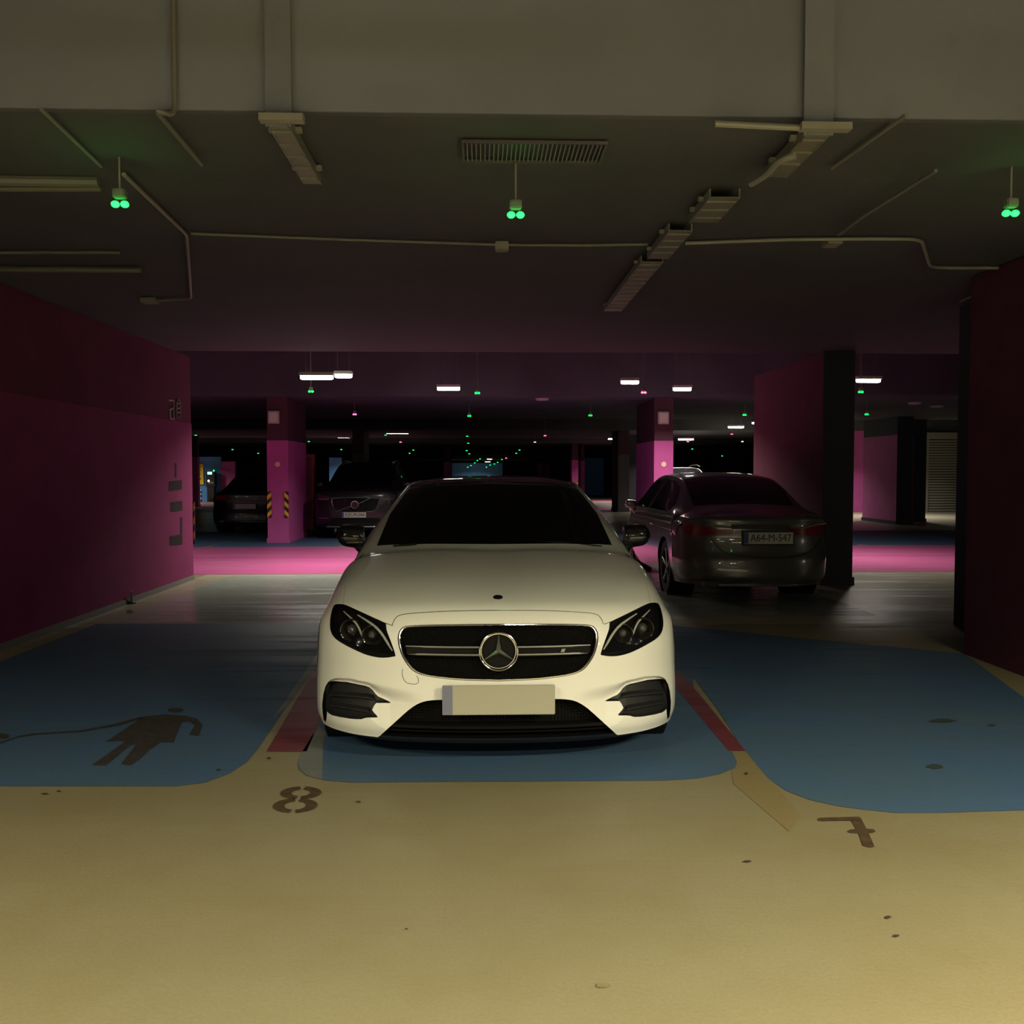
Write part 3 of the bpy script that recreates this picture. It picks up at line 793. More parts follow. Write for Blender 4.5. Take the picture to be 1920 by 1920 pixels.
pipe_thing('bracket_bar', 'pale flat bar at the slab edge left of the right tray', 'bracket', [cp(1340, 232, 2.95), cp(1500, 240, 2.95)], .014, 'conduit')
# air grille
gr_ = thing('air_grille', 'long slatted air grille in the ceiling above the middle bay', 'vent', tuple(ceil_at(1000, 284, 2.985)))
MB().box((0, 0, .008), (.66, .26, .012)).build('backing', 'black', gr_)
for a, b, c, d in ((0, .135, .68, .012), (0, -.135, .68, .012), (.335, 0, .012, .27), (-.335, 0, .012, .27)): MB().box((a, b, -.004), (c, d, .014)).build('frame', 'wall_grey', gr_)
f0 = None
for k in range(31):
    x = -.315 + k * .021
    if f0 is None: f0 = MB().box((0, 0, -.002), (.006, .25, .014)).build('fin', 'conduit_dim', gr_); f0.location.x = x
    else:
        o = f0.copy(); C.objects.link(o); o.parent = gr_; o.location.x = x
# cone detectors hanging in the lane beyond
for (px, py, Y, lb_) in ((1017, 742, 19.6, 'small cone-shaped detector under the slab edge in the middle'), (1715, 729, 20.5, 'small cone detector at the right, left of two'), (1757, 728, 21.5, 'small cone detector at the right, right of two')):
    p = at(px, py, Y); t = thing('cone_detector', lb_, 'detector', (p.x, p.y, 0))
    MB().lathe([(.13, 2.998), (.125, 2.96), (.05, p.z - .06), (.03, p.z - .08), (0, p.z - .08)], (0, 0, 0), 'z', 16).build('cone', 'board', t, smooth=True)
    MB().lathe([(0, 3.0), (.15, 3.0), (.15, 2.985), (.13, 2.985)], (0, 0, 0), 'z', 16).build('base_plate', 'board', t)

# ---------------------------------------------------------------- lamps
def lamp_light(t, z, w, d, power, col, spread=140):
    l = bpy.data.lights.new('lamp_light', 'AREA'); l.shape = 'RECTANGLE'; l.size = w; l.size_y = d; l.energy = power; l.color = col; l.spread = math.radians(spread)
    o = bpy.data.objects.new('lamp_light', l); C.objects.link(o); o.parent = t; o.location = (0, 0, z)
def lamp(label, x, y, z, w, ztop, m='lamp_on', d=.11, h=.065, group=None, power=0):
    t = thing('hanging_lamp', label, 'lamp', (x, y, 0), group)
    MB().box((0, 0, z + .05), (w * 1.04, .17, .05)).build('lamp_body', 'white_plastic', t, bevel=.006)
    vs = MB(); n = 10
    prof = [(0, -w / 2), (h * .35, -w / 2), (h * .5, -w / 2 + .03), (h * .5, w / 2 - .03), (h * .35, w / 2), (0, w / 2)]
    o = MB().lathe(prof, (0, 0, z), 'x', n).build('diffuser', m, t, smooth=True)
    if power: lamp_light(t, z - .05, w, d, power, (1.0, .93, .80))
    for s_ in (-1, 1): MB().tube([(s_ * w * .35, 0, z + h), (s_ * w * .35, 0, ztop)], .006, 5).build('hanger_rod', 'conduit_dim', t)
    return t
far = [(594, 708, 14.0, .48, 'bright hanging lamp above the black estate, larger of the close pair'),
       (644, 705, 14.9, .27, 'bright hanging lamp above the black estate, smaller of the close pair'),
       (841, 729, 17.6, .42, 'bright hanging lamp left of the middle above the coupe'),
       (1181, 717, 16.0, .30, 'small bright lamp left of the red light over the pink pillar'),
       (1279, 730, 17.6, .34, 'bright hanging lamp right of the red light'),
       (1628, 714, 15.5, .40, 'bright hanging lamp over the right-hand gap')]
for px, py, Y, w, lbl in far:
    p = at(px, py, Y); lamp(lbl, p.x, p.y, p.z, w, ZH, power=68 if px < 700 else 86)
for px, py, Y, w, lbl in ((745, 812, 37.5, .9, 'dim distant lamp beside a green light over the left rows'), (925, 853, 88, .75, 'largest of the distant white lamps in the vanishing row'),
        (918, 861, 103, .5, 'middle one of the distant white lamps'), (914.5, 866, 118, .6, 'farthest of the distant white lamps'), (1380, 801, 33, .55, 'distant lamp partly behind the dark-fronted pier')):
    p = at(px, py, Y); lamp(lbl, p.x, p.y, p.z, w, ZH, 'lamp_far')
for (x, y, z, lbl) in ((-15.5, 44, 3.1, 'added lamp hidden behind the left wall lighting the blue wall'), (13.5, 30.5, 3.1, 'added lamp hidden behind the pier lighting the shutter'), (-8.0, 15.6, 3.0, 'added lamp hidden behind the left wall over the pink lane'), (9.3, 31, 3.1, 'added lamp hidden behind the pier over the far lane'), (8.0, 36.6, 2.75, 'added lamp lighting the far white car, hidden by the grey saloon pillar'), (-1.0, 120, 3.1, 'added lamp lighting the farthest blue wall'), (6.5, 46, 3.1, 'added lamp over the far lane behind the coupe'), (-6.5, 44, 3.1, 'added lamp over the far lane behind the black estate')):  # lamps added to light the far walls, shutter, lanes and white car
    lamp(lbl, x, y, z, .6, ZH if (y, x) != (36.6, 8.0) else ZS, power=140)
def near_lamp(label, x, y, z, power, rx=0.0, ry=0.0, sz=(1.3, .14)):
    t = thing('batten_lamp', label, 'lamp', (x, y, 0))
    MB().box((0, 0, z + .06), (sz[0], sz[1], .08)).build('lamp_body', 'white_plastic', t, bevel=.01)
    MB().box((0, 0, z + .012), (sz[0] * .94, sz[1] * .8, .012)).build('diffuser', 'lamp_near', t)
    for s_ in (-1, 1): MB().tube([(s_ * .4, 0, z + .09), (s_ * .4, 0, ZH)], .006, 5).build('hanger_rod', 'conduit_dim', t)
    lamp_light(t, z - .005, sz[0], sz[1], power, WARM, 148)
near_lamp('long hanging batten lamp over the lane, right of the camera', 3.3, -.2, 3.08, 690)
near_lamp('long hanging batten lamp over the lane, left of the camera', -3.1, -.3, 3.08, 350)
near_lamp('long hanging batten lamp over the lane behind the camera', .7, -2.3, 3.08, 700)
for x, y, w, lbl in ((-6.0, -6.0, .9, 'lamp behind the camera, left of the lane'), (-1.7, -9.4, .9, 'lamp behind the camera, centre left'), (2.6, -8.6, .9, 'lamp behind the camera, centre right'),
        (7.4, -5.2, .9, 'lamp behind the camera, right side'), (10.5, -1.0, .8, 'lamp down the lane to the right, nearest'), (14.5, 1.6, .8, 'lamp down the lane to the right, second'), (19.0, -2.4, .9, 'lamp down the lane to the right, third'),
        (25.0, 1.0, .9, 'lamp down the lane to the right, farthest'), (-10.5, .6, .8, 'lamp down the lane to the left, nearest'), (-17.0, -2.0, .9, 'lamp down the lane to the left, second')):
    lamp(lbl, x, y, 2.9, w, ZH, 'lamp_back')

# ---------------------------------------------------------------- bay occupancy lights
def led(label, px, py, col, Y=None, big=False, group=None):
    k = ray(px, py); k = k.z / k.y
    if Y is None: Y = min((2.74 - CAMZ) / max(k, .001), 112)
    p = at(px, py, Y)
    zt = ZH
    for a, b in ROWS:
        if a - .01 <= Y <= b: zt = ZS
    t = thing('bay_light', label, 'light', (p.x, p.y, 0), group)
    s_ = 1.0 if not big else 1.0
    near = Y < 8
    m = {'g': 'led_green_near' if near else ('led_green' if Y < 30 else 'led_green_far'), 'r': 'led_red', 'w': 'led_white'}[col]
    MB().box((0, 0, p.z + .05), (.06, .05, .045)).build('housing', 'conduit_dim', t, bevel=.006)
    for q in (-1, 1): MB().sphere((q * .023, 0, p.z), .021 if Y < 30 else .021 * Y / 30 * .8, 10, 6, (1, 1, .8)).build('led_lens', m, t, smooth='all')
    MB().tube([(0, 0, p.z + .07), (.0, 0, zt)], .005, 6).build('hanger_rod', 'conduit', t)
    if near:
        l = bpy.data.lights.new('led_glow', 'POINT'); l.energy = .5; l.color = (.03, 1, .15); l.shadow_soft_size = .03
        o = bpy.data.objects.new('led_glow', l); C.objects.link(o); o.parent = t; o.location = (0, -.05, p.z - .06)
    return t
LEDS = [(225, 383, 'g', 'green bay light hanging over the left bay'), (967, 403, 'g', 'green bay light hanging over the middle bay'), (1895, 400, 'g', 'green bay light at the right edge of the picture'),
 (583, 734, 'g', 'green light just under the close pair of lamps'), (895, 737, 'g', 'green light right of the lamp above the coupe'), (1207, 736, 'r', 'red light below the small lamp over the pink pillar'),
 (1614, 735, 'g', 'green light directly under the lamp over the right gap'), (665, 777, 'r', 'red light above the black estate'), (880, 780, 'g', 'green light heading the vertical file above the coupe'),
 (1107, 779, 'g', 'lone green light above the right side of the coupe roof'), (1396, 778, 'g', 'green light left of the dark-fronted pier'), (1625, 777, 'g', 'green light lower in the right-hand gap'),
 (367, 816, 'g', 'green light beside the end of the left wall'), (723, 816, 'g', 'green light under the dim distant lamp'), (751, 829, 'r', 'red light right of the dim distant lamp'),
 (876, 818, 'g', 'second green light down the vertical file'), (878, 831, 'g', 'third green light down the vertical file'), (875, 845, 'g', 'fourth green light down the vertical file'), (880, 851, 'g', 'lowest green light of the vertical file'),
 (1022, 817, 'r', 'red light above the right half of the coupe roof'), (1290, 828, 'r', 'red light above the white car beyond the saloon'), (1372, 814, 'r', 'red light close to the dark-fronted pier'),
 (1003, 829, 'w', 'pale yellow light left of the red one over the roof'), (1392, 828, 'w', 'pale yellow light close to the dark-fronted pier'),
 (436, 843, 'g', 'green light above the pink wall beyond the black saloon'), (484, 850, 'g', 'green light left of the guarded pink pillar'), (579, 828, 'g', 'faint green light right of the guarded pillar'),
 (640, 843, 'g', 'green light above the estate roof'), (775, 844, 'g', 'upper green light of the pair left of the coupe roof'), (768, 850, 'g', 'lower green light of the pair left of the coupe roof'),
 (974, 844, 'g', 'upper green light of the pair right of the white lamps'), (968, 850, 'g', 'lower green light of the pair right of the white lamps'), (1027, 862, 'g', 'green light above the far pink columns'),
 (1094, 861, 'g', 'green light at the top of the slim guarded column'), (1103, 868, 'g', 'green light right of the slim guarded column'), (1121, 864, 'g', 'green light above the blue wall by the crossing'),
 (1178, 848, 'g', 'upper green light of the pair left of the pink pillar'), (1184, 856, 'g', 'lower green light of the pair left of the pink pillar'), (1298, 842, 'g', 'green light right of the disc on the pink pillar'),
 (1354, 855, 'g', 'green light above the dark car beyond the saloon'), (949, 859, 'r', 'tiny red light in the vanishing row'),
 (900, 860.5, 'g', 'top green light of the left vanishing chain'), (895, 863.5, 'g', 'second green light of the left vanishing chain'), (890, 868, 'g', 'third green light of the left vanishing chain'), (883, 873, 'g', 'fourth green light of the left vanishing chain'), (877, 876, 'g', 'lowest green light of the left vanishing chain'),
 (941, 861.5, 'g', 'top green light of the right vanishing chain'), (933, 867, 'g', 'second green light of the right vanishing chain'), (927, 870, 'g', 'third green light of the right vanishing chain'), (919, 872, 'g', 'fourth green light of the right vanishing chain'), (912, 876, 'g', 'lowest green light of the right vanishing chain')]
for px, py, c, lb_ in LEDS: led(lb_, px, py, c, Y=4.72 if py < 410 else None, group='green and red bay lights under the ceiling')
# box on the slab near the middle bay light
bx = thing('ceiling_box', 'small grey box on the ceiling behind the middle green light', 'box', cp(941, 462, 2.97))
MB().box((0, 0, 0), (.09, .09, .055)).build('box', 'conduit', bx, bevel=.006); MB().box((0, 0, -.03), (.06, .06, .006)).build('lid', 'conduit_dim', bx)
# ---------------------------------------------------------------- the white coupe
CO = (0.075, 4.42, 0.0)
def Z3(scale, ox, oy): return lambda pts: [(ox + a / scale, oy + b / scale) for a, b in pts]
za = Z3(5.3333, 580, 860); zb_ = Z3(5.3333, 580, 1110); zc = Z3(11.294, 590, 1120)

def coupe_net():
    fx = [0, .26, .50, .68, .80, .88, .92, .935]; fo = [0, .012, .05, .12, .21, .31, .40, .47]
    R = []
    def face(z, y, sx=1.0, zo=(0,) * 8, oy=(0,) * 8): R.append([(fx[i] * (sx if i else 1), y + fo[i] + oy[i], z + zo[i]) for i in range(8)])
    face(.155, .04, 1.0); face(.22, .012, 1.012); face(.33, .0, 1.012); face(.45, .0, 1.006); face(.585, .004)
    R.append([(0,.03,.70),(.26,.042,.70),(.50,.085,.70),(.68,.165,.695),(.80,.265,.69),(.88,.375,.685),(.918,.46,.68),(.934,.53,.67)])
    R.append([(0,.085,.783),(.26,.095,.783),(.50,.14,.780),(.675,.225,.773),(.79,.33,.765),(.865,.45,.752),(.910,.57,.728),(.932,.68,.70)])
    R.append([(0,.20,.832),(.26,.21,.834),(.49,.25,.828),(.675,.33,.818),(.80,.43,.803),(.872,.56,.782),(.915,.70,.748),(.933,.82,.705)])
    R.append([(0,.45,.888),(.26,.455,.894),(.49,.48,.888),(.675,.53,.873),(.81,.60,.851),(.876,.71,.818),(.917,.83,.768),(.934,.95,.705)])
    R.append([(0,.75,.940),(.26,.75,.948),(.49,.76,.940),(.68,.79,.922),(.815,.83,.892),(.882,.90,.850),(.920,.98,.785),(.935,1.05,.71)])
    R.append([(0,1.02,.983),(.26,1.02,.991),(.49,1.03,.983),(.69,1.05,.964),(.82,1.07,.932),(.885,1.12,.882),(.922,1.18,.80),(.935,1.22,.72)])
    R.append([(0,1.22,1.008),(.26,1.225,1.012),(.50,1.245,1.005),(.725,1.30,.985),(.825,1.34,.955),(.875,1.40,.90),(.915,1.44,.82),(.934,1.45,.73)])
    R.append([(0,1.60,1.215),(.30,1.62,1.213),(.53,1.67,1.20),(.685,1.77,1.175),(.738,1.84,1.158),(.825,1.86,1.05),(.898,1.86,.935),(.93,1.86,.75)])
    R.append([(0,1.98,1.372),(.27,2.0,1.370),(.47,2.05,1.358),(.592,2.12,1.335),(.640,2.18,1.312),(.775,2.22,1.12),(.905,2.25,.945),(.932,2.25,.76)])
    R.append([(0,2.40,1.418),(.27,2.41,1.415),(.46,2.43,1.402),(.575,2.46,1.376),(.622,2.48,1.352),(.765,2.52,1.14),(.908,2.55,.950),(.934,2.55,.765)])
    R.append([(0,2.90,1.420),(.27,2.90,1.417),(.45,2.92,1.403),(.56,2.94,1.376),(.605,2.95,1.350),(.755,2.98,1.14),(.910,3.0,.957),(.936,3.0,.77)])
    R.append([(0,3.40,1.355),(.27,3.40,1.350),(.44,3.41,1.335),(.545,3.42,1.305),(.592,3.43,1.275),(.755,3.45,1.11),(.905,3.47,.965),(.936,3.48,.77)])
    R.append([(0,3.90,1.175),(.27,3.89,1.172),(.46,3.87,1.160),(.58,3.85,1.14),(.65,3.84,1.12),(.79,3.84,1.05),(.895,3.84,.965),(.935,3.84,.77)])
    R.append([(0,4.22,1.055),(.27,4.21,1.052),(.48,4.20,1.045),(.65,4.18,1.03),(.76,4.15,1.01),(.84,4.13,.98),(.885,4.12,.93),(.93,4.12,.77)])
    R.append([(0,4.60,1.005),(.27,4.60,1.003),(.48,4.57,.995),(.65,4.53,.98),(.77,4.48,.96),(.85,4.42,.92),(.895,4.37,.87),(.92,4.34,.76)])
    R.append([(0,4.76,.93),(.27,4.75,.93),(.48,4.72,.92),(.65,4.66,.90),(.78,4.58,.87),(.86,4.50,.82),(.895,4.44,.77),(.915,4.40,.70)])
    R.append([(0,4.82,.55),(.27,4.81,.55),(.48,4.78,.55),(.65,4.73,.55),(.78,4.64,.54),(.86,4.54,.53),(.895,4.47,.52),(.91,4.42,.5)])
    R.append([(0,4.76,.20),(.27,4.75,.2),(.48,4.73,.2),(.65,4.68,.2),(.77,4.6,.2),(.84,4.5,.2),(.875,4.44,.2),(.89,4.40,.2)])
    return R

CREASE = np.array([(zx, zy) for zx, zy in zb_([(150, 960), (185, 892), (215, 872), (260, 858), (400, 862), (600, 903), (760, 932), (1000, 975), (1120, 992)])])
BTOP = np.array([(zx, zy) for zx, zy in zb_([(150, 1010), (185, 930), (215, 905), (290, 898), (380, 903), (480, 925), (590, 950), (690, 1045), (812, 1100), (1120, 1120)])])
def coupe_disp(P, org):
    """the hollow above and around each side intake: skin steps back under the crease"""
    Q = P.copy(); Q[..., 0] = -np.abs(Q[..., 0])
    px = proj(Q + org); x, y = px[..., 0], px[..., 1]
    yc = np.interp(x, CREASE[:, 0], CREASE[:, 1]); yb = np.interp(x, BTOP[:, 0], BTOP[:, 1])
    t = np.clip((y - yc) / np.maximum(yb - yc, 1), 0, 1)
    t = t * t * (3 - 2 * t)
    fade = 1 - np.clip((y - yb) / 55, 0, 1)
    fx_ = np.clip((x - CREASE[0, 0]) / 6, 0, 1) * np.clip((CREASE[-1, 0] - x) / 60, 0, 1)
    d = 0.030 * t * fade * fx_ * (P[..., 1] < 0.6) * (P[..., 2] < 0.7)
    out = P.copy(); out[..., 1] += d
    # collar round the radiator grille: skin dips towards the chrome frame
    return out

coupe = thing('coupe_car', 'white two-door luxury coupe with star grille parked facing us in the middle bay', 'car', CO)
cs = Surf(coupe_net(), CO, coupe_disp)
FR = dict(vmin=0, vmax=9.5)
HL = cs.inv(catmull2(zb_([(262,124),(330,122),(400,145),(520,200),(640,255),(752,306),(768,330),(772,375),(792,432),(822,512),(862,632),(838,646),(780,656),(700,656),(620,642),(540,617),(440,572),(340,520),(270,475),(228,425),(207,360),(207,280),(222,195),(240,145)]), True, 2), **FR)
GRh = zb_([(1909,318),(1700,319),(1500,321),(1200,325),(1050,331),(960,340),(915,368),(890,415),(884,480),(898,560),(930,650),(980,730),(1030,783),(1090,818),(1200,848),(1400,873),(1600,886),(1909,893)])
gl = cs.inv(catmull2(GRh, False, 2), **FR)
gl[0] = (0.0, gl[0][1]); gl[-1] = (0.0, gl[-1][1])
GR = gl + mir(gl)[1:-1]
IN = cs.inv(zb_([(205,893),(240,890),(290,893),(380,900),(480,922),(560,938),(600,953),(635,980),(660,1015),(690,1045),(740,1066),(815,1103),(805,1110),(740,1109),(668,1110),(648,1135),(628,1180),(645,1203),(685,1248),(672,1255),(600,1256),(560,1259),(520,1272),(460,1272),(400,1266),(300,1250),(225,1232),(195,1214),(178,1196),(173,1250),(166,1306),(142,1275),(131,1200),(128,1120),(140,1020),(160,945),(182,910)]), **FR)
lo = cs.inv(catmull2(zb_([(1909,1076),(1700,1077),(1480,1078),(1330,1078),(1220,1083),(1140,1097),(1070,1127),(990,1182),(900,1262),(820,1335),(745,1402),(700,1443),(672,1460)]), False, 2), **FR)
lo[0] = (0.0, lo[0][1])
LO = lo + [(lo[-1][0] - 0.02, -0.3)] ; LO = LO + [(-a, b) for a, b in reversed(LO)][0:]
hd = cs.inv(catmull2(zb_([(1909,182),(1700,184),(1500,187),(1300,194),(1150,203),(1000,214),(920,226),(880,242),(855,270),(838,305),(826,332)]), False, 2), **FR)
hd[0] = (0.0, hd[0][1])
# hood outline: leading gap, along the top of the headlight, then back beside the fender
tip = hd[-1]
hl_top = cs.inv(zb_([(752,306),(640,255),(520,200),(400,145),(345,126)]), **FR)
sL = hl_top[-1][0]
HOOD = hd + hl_top + [(sL - 0.02, hl_top[-1][1] + 0.5), (-4.0, 8.0), (-4.0, 9.0), (-3.95, 10.0), (-3.65, 10.9), (-3.25, 11.05)]
HOOD = HOOD + [(0.0, 11.0)] + mir(HOOD)[:-1]
WS = [(0, 11.06), (-1.5, 11.06), (-3.03, 11.12), (-3.05, 12.0), (-3.02, 13.02), (-2.0, 13.05), (0, 13.05)]
WS = WS + [(-a, b) for a, b in reversed(WS)][1:-1]
RG = [(0, 13.09), (-3.0, 13.06), (-3.02, 15.2), (0, 15.2)]; RG = RG + [(3.02, 15.2), (3.0, 13.06)]
SG = [(-4.15, 11.9), (-4.12, 13), (-4.12, 14), (-4.15, 15), (-4.3, 15.9), (-4.7, 16.7), (-5.8, 16.55), (-5.85, 15), (-5.85, 13), (-5.8, 12.1), (-5.0, 11.95)]
BG = [(0, 15.9), (-2.9, 15.9), (-3.1, 17.2), (0, 17.5)]; BG = BG + [(-a, b) for a, b in reversed(BG)][1:-1]
# fender to bumper joint
loops = [HL, mir(HL), GR, IN, mir(IN), LO, HOOD, WS, RG, SG, mir(SG), BG]
V2, T, cen = partition(cs, loops, 0.1, 0.1, fine=(0, 5.6))
# finer front
reg = {}
order = [('headlight', HL), ('headlight', mir(HL)), ('grille', GR), ('intake', IN), ('intake', mir(IN)), ('lower', LO),
         ('windscreen', WS), ('roof_glass', RG), ('side_glass', SG), ('side_glass', mir(SG)), ('rear_glass', BG), ('hood', HOOD)]
free = np.ones(len(T), bool); cls = []
for nm, lp in order:
    k = pip(cen, lp) & free; free &= ~k; cls.append((nm, T[k]))
front_bumper = free & (cen[:, 1] < 6.6) & (np.abs(cen[:, 0]) < 8)
fs_ = free & ~front_bumper
seam = cen[:, 1] < 6.35 + 0 * cen[:, 0]
panel(cs, V2, T[front_bumper], 'front_bumper', 'paint_white', coupe)
panel(cs, V2, T[fs_ & (cen[:, 1] < 18.5)], 'body_shell', 'paint_white', coupe)
panel(cs, V2, T[fs_ & (cen[:, 1] >= 18.5)], 'rear_bumper', 'paint_white', coupe)
gn = {}
for nm, t in cls:
    if nm == 'hood': hood = panel(cs, V2, t, 'hood', 'paint_white', coupe, off=0.0012)
    elif nm == 'windscreen': panel(cs, V2, t, nm, 'glass_dark', coupe, off=-0.002)
    elif nm in ('roof_glass', 'side_glass', 'rear_glass'): panel(cs, V2, t, nm, 'glass_dark', coupe)
    elif nm == 'headlight':
        h = panel(cs, V2, t, 'headlight', 'black_gloss', coupe, yoff=0.06)
        panel(cs, V2, t, 'lens_cover', 'clear_cover', h, off=0.0015)
        gn.setdefault('hl', []).append(h)
    elif nm == 'grille':
        grille = panel(cs, V2, t, 'grille', 'black_matte', coupe, yoff=0.07)
    elif nm == 'intake':
        i_ = panel(cs, V2, t, 'side_intake', 'black', coupe, yoff=0.05); gn.setdefault('in', []).append(i_)
    elif nm == 'lower':
        lower = panel(cs, V2, t, 'lower_intake', 'black_matte', coupe, yoff=0.10)
rim(cs, GR, 0.075, 'grille_surround', 'black_gloss', grille)
for k, (lp, o) in enumerate(((HL, gn['hl'][0]), (mir(HL), gn['hl'][1]))): rim(cs, lp, 0.065, 'housing_edge', 'black', o)
for k, (lp, o) in enumerate(((IN, gn['in'][0]), (mir(IN), gn['in'][1]))): rim(cs, lp, 0.055, 'intake_edge', 'black', o)
rim(cs, [p for p in LO if p[1] >= 0], 0.11, 'intake_edge', 'black', lower, closed=False)

def shrink(poly, d):
    """inset a closed (s, v) outline"""
    P = np.array(poly); n = len(P); out = []
    a = 0.5 * sum(P[i][0] * P[(i + 1) % n][1] - P[(i + 1) % n][0] * P[i][1] for i in range(n))
    for i in range(n):
        t = P[(i + 1) % n] - P[i - 1]; L = np.hypot(*t) + 1e-9
        nn = np.array([-t[1], t[0]]) / L * (1 if a > 0 else -1)
        out.append(tuple(P[i] + nn * d))
    return out
# chrome frame just inside a black bezel
MB().tube(on(cs, shrink(GR, 0.045), (0, -0.002, 0)), 0.0046, 8, closed=True).build('grille_frame', 'chrome', grille, smooth=True)
# fine mesh behind the slats
mb = MB(); bars = []
gp = [tuple(p) for p in cs.ev(np.array(GR)[:, 0], np.array(GR)[:, 1])[:, [0, 2]]]
def clip_line(p, q, poly, n=60):
    pts = [(p[0] + (q[0] - p[0]) * t / n, p[1] + (q[1] - p[1]) * t / n) for t in range(n + 1)]
    ins = pip(np.array(pts), poly); seg = []; cur = []
    for a, i in zip(pts, ins):
        if i: cur.append(a)
        elif cur: seg.append(cur); cur = []
    if cur: seg.append(cur)
    return [(s_[0], s_[-1]) for s_ in seg if len(s_) > 1]
def gy(x): return 0.045 + 0.012 * (abs(x) / .26) + 0.10 * max(0, abs(x) - .3) ** 1.5
for k in range(-44, 45):
    for dx in (-.20, .20):
        for a, b in clip_line((k * 0.018 - dx, .44), (k * 0.018 + dx, .76), gp):
            pa = (a[0], gy(a[0]), a[1]); pb = (b[0], gy(b[0]), b[1]); pm = tuple((pa[i] + pb[i]) / 2 for i in range(3))
            mb.tube([pa, (pm[0], gy(pm[0]), pm[2]), pb], 0.0022, 4, cap=False)
o = mb.build('grille_mesh', 'mesh_black', grille, smooth=True); o['kind'] = 'stuff'
# two chrome slats on each side, star in a ring
def surf_y(x, z, v0=3, v1=6):
    g = np.linspace(v0, v1, 60); best = None
    sgrid = np.interp(abs(x), [0, .26, .50, .68, .80], [0, 1, 2, 3, 4]) * (1 if x >= 0 else -1)
    P = cs.ev(np.full(60, sgrid), g); return float(np.interp(z, P[:, 2], P[:, 1]))
for sgn in (-1, 1):
    for z, xe in ((.6165, .445), (.5805, .43)):
        xs_ = np.linspace(.085, xe, 9)
        sl = MB().tube([(sgn * x, surf_y(x, z) - 0.004 + .004 * (x > .4), z - .0) for x in xs_], [0.0048] * 8 + [.003], 6)
        sl.build('grille_slat', 'chrome_trim', grille, smooth=True)
    MB().box((sgn * .26, surf_y(.26, .598) + .012, .598), (.36, .006, .030)).build('slat_backing', 'black_matte', grille)
SC = (0, -0.004, .598)
st = MB(); st.tube([(SC[0] + .0905 * math.cos(a), SC[1] - .004, SC[2] + .0905 * math.sin(a)) for a in np.linspace(0, 2 * PI, 49)[:-1]], 0.0042, 8, closed=True)
st.tube([(SC[0] + .083 * math.cos(a), SC[1] + .010, SC[2] + .083 * math.sin(a)) for a in np.linspace(0, 2 * PI, 49)[:-1]], 0.003, 6, closed=True)
star = st.build('star_ring', 'chrome', grille, smooth=True); tag(star, 'chrome ring badge with three-pointed star')
sp = MB()
for k in range(3):
    a = PI / 2 + k * 2 * PI / 3; d = (math.cos(a), math.sin(a)); n_ = (-d[1], d[0])
    tipp = (SC[0] + d[0] * .085, SC[1], SC[2] + d[1] * .085)
    b1 = (SC[0] + n_[0] * .0125 + d[0] * 0, SC[1] + .004, SC[2] + n_[1] * .0125); b2 = (SC[0] - n_[0] * .0125, SC[1] + .004, SC[2] - n_[1] * .0125)
    top_ = (SC[0], SC[1] - .012, SC[2]); bk = (SC[0], SC[1] + .008, SC[2])
    sp.add([tipp, b1, top_, b2, bk], [(0, 1, 2), (0, 2, 3), (1, 0, 4), (0, 3, 4)])
sp.build('star_point', 'chrome_trim', star)
MB().lathe([(0, .016), (.082, .016), (.084, .024)], (SC[0], SC[1], SC[2]), 'y', 40).build('badge_backing', 'mesh_black', star)
# small badge between the right-hand slats
bd = MB()
for k in range(3): bd.add([(.298 + k * .006, .012, .590), (.302 + k * .006, .012, .590), (.309 + k * .006, .012, .606), (.305 + k * .006, .012, .606)], [(0, 1, 2, 3)])
bg = bd.build('grille_badge', 'steel', grille)
text('badge_letters', 'AMG', 0.017, 'steel', bg, (.345, surf_y(.345, .598) + .006, .598), sx=1.1)
# headlight innards
def hl_inner(pts, yb, sgn):
    q = cs.inv(zc(pts), **FR); P = cs.ev(np.array(q)[:, 0], np.array(q)[:, 1]); return [(p[0] * (-sgn), p[1] + yb, p[2]) for p in P]
for sgn, h in ((-1, gn['hl'][0]), (1, gn['hl'][1])):
    s2 = sgn
    A_ = hl_inner([(900,385),(1070,490),(1250,615),(1370,730),(1470,870),(1555,1010),(1640,1150)], .018, s2 * 1.0 if False else -1 if sgn == 1 else 1)
    B_ = hl_inner([(600,310),(740,440),(860,560),(930,680),(980,800),(1030,930)], .022, -1 if sgn == 1 else 1)
    if sgn == -1: A_ = [(-abs(p[0]), p[1], p[2]) for p in A_]; B_ = [(-abs(p[0]), p[1], p[2]) for p in B_]
    else: A_ = [(abs(p[0]), p[1], p[2]) for p in A_]; B_ = [(abs(p[0]), p[1], p[2]) for p in B_]
    MB().tube(catmull2(A_, False, 4), list(np.interp(np.linspace(0, 1, 25), [0, .3, .8, 1], [.003, .0065, .0062, .003])), 8).build('light_strip', 'led_strip', h, smooth=True)
    MB().tube(catmull2(B_, False, 4), list(np.interp(np.linspace(0, 1, 21), [0, .3, .8, 1], [.0025, .0052, .005, .003])), 8).build('light_strip', 'led_strip', h, smooth=True)
    for (cx, cy, r) in ((760, 720, .052), (1190, 830, .044)):
        c = hl_inner([(cx, cy)], .03, 1)[0]; c = (sgn * abs(c[0]), c[1], c[2])
        MB().lathe([(r, 0), (r * .85, .02), (r * .6, .045), (0.0, .055)], c, 'y', 24).build('reflector_bowl', 'lamp_bowl', h, smooth=True)
        MB().sphere((c[0], c[1] + .030, c[2]), r * .5, 16, 10).build('projector_lens', 'lens', h, smooth='all')
        MB().lathe([(r, -.002), (r + .004, -.004), (r + .006, .004)], c, 'y', 24).build('bezel_ring', 'black_gloss', h, smooth=True)
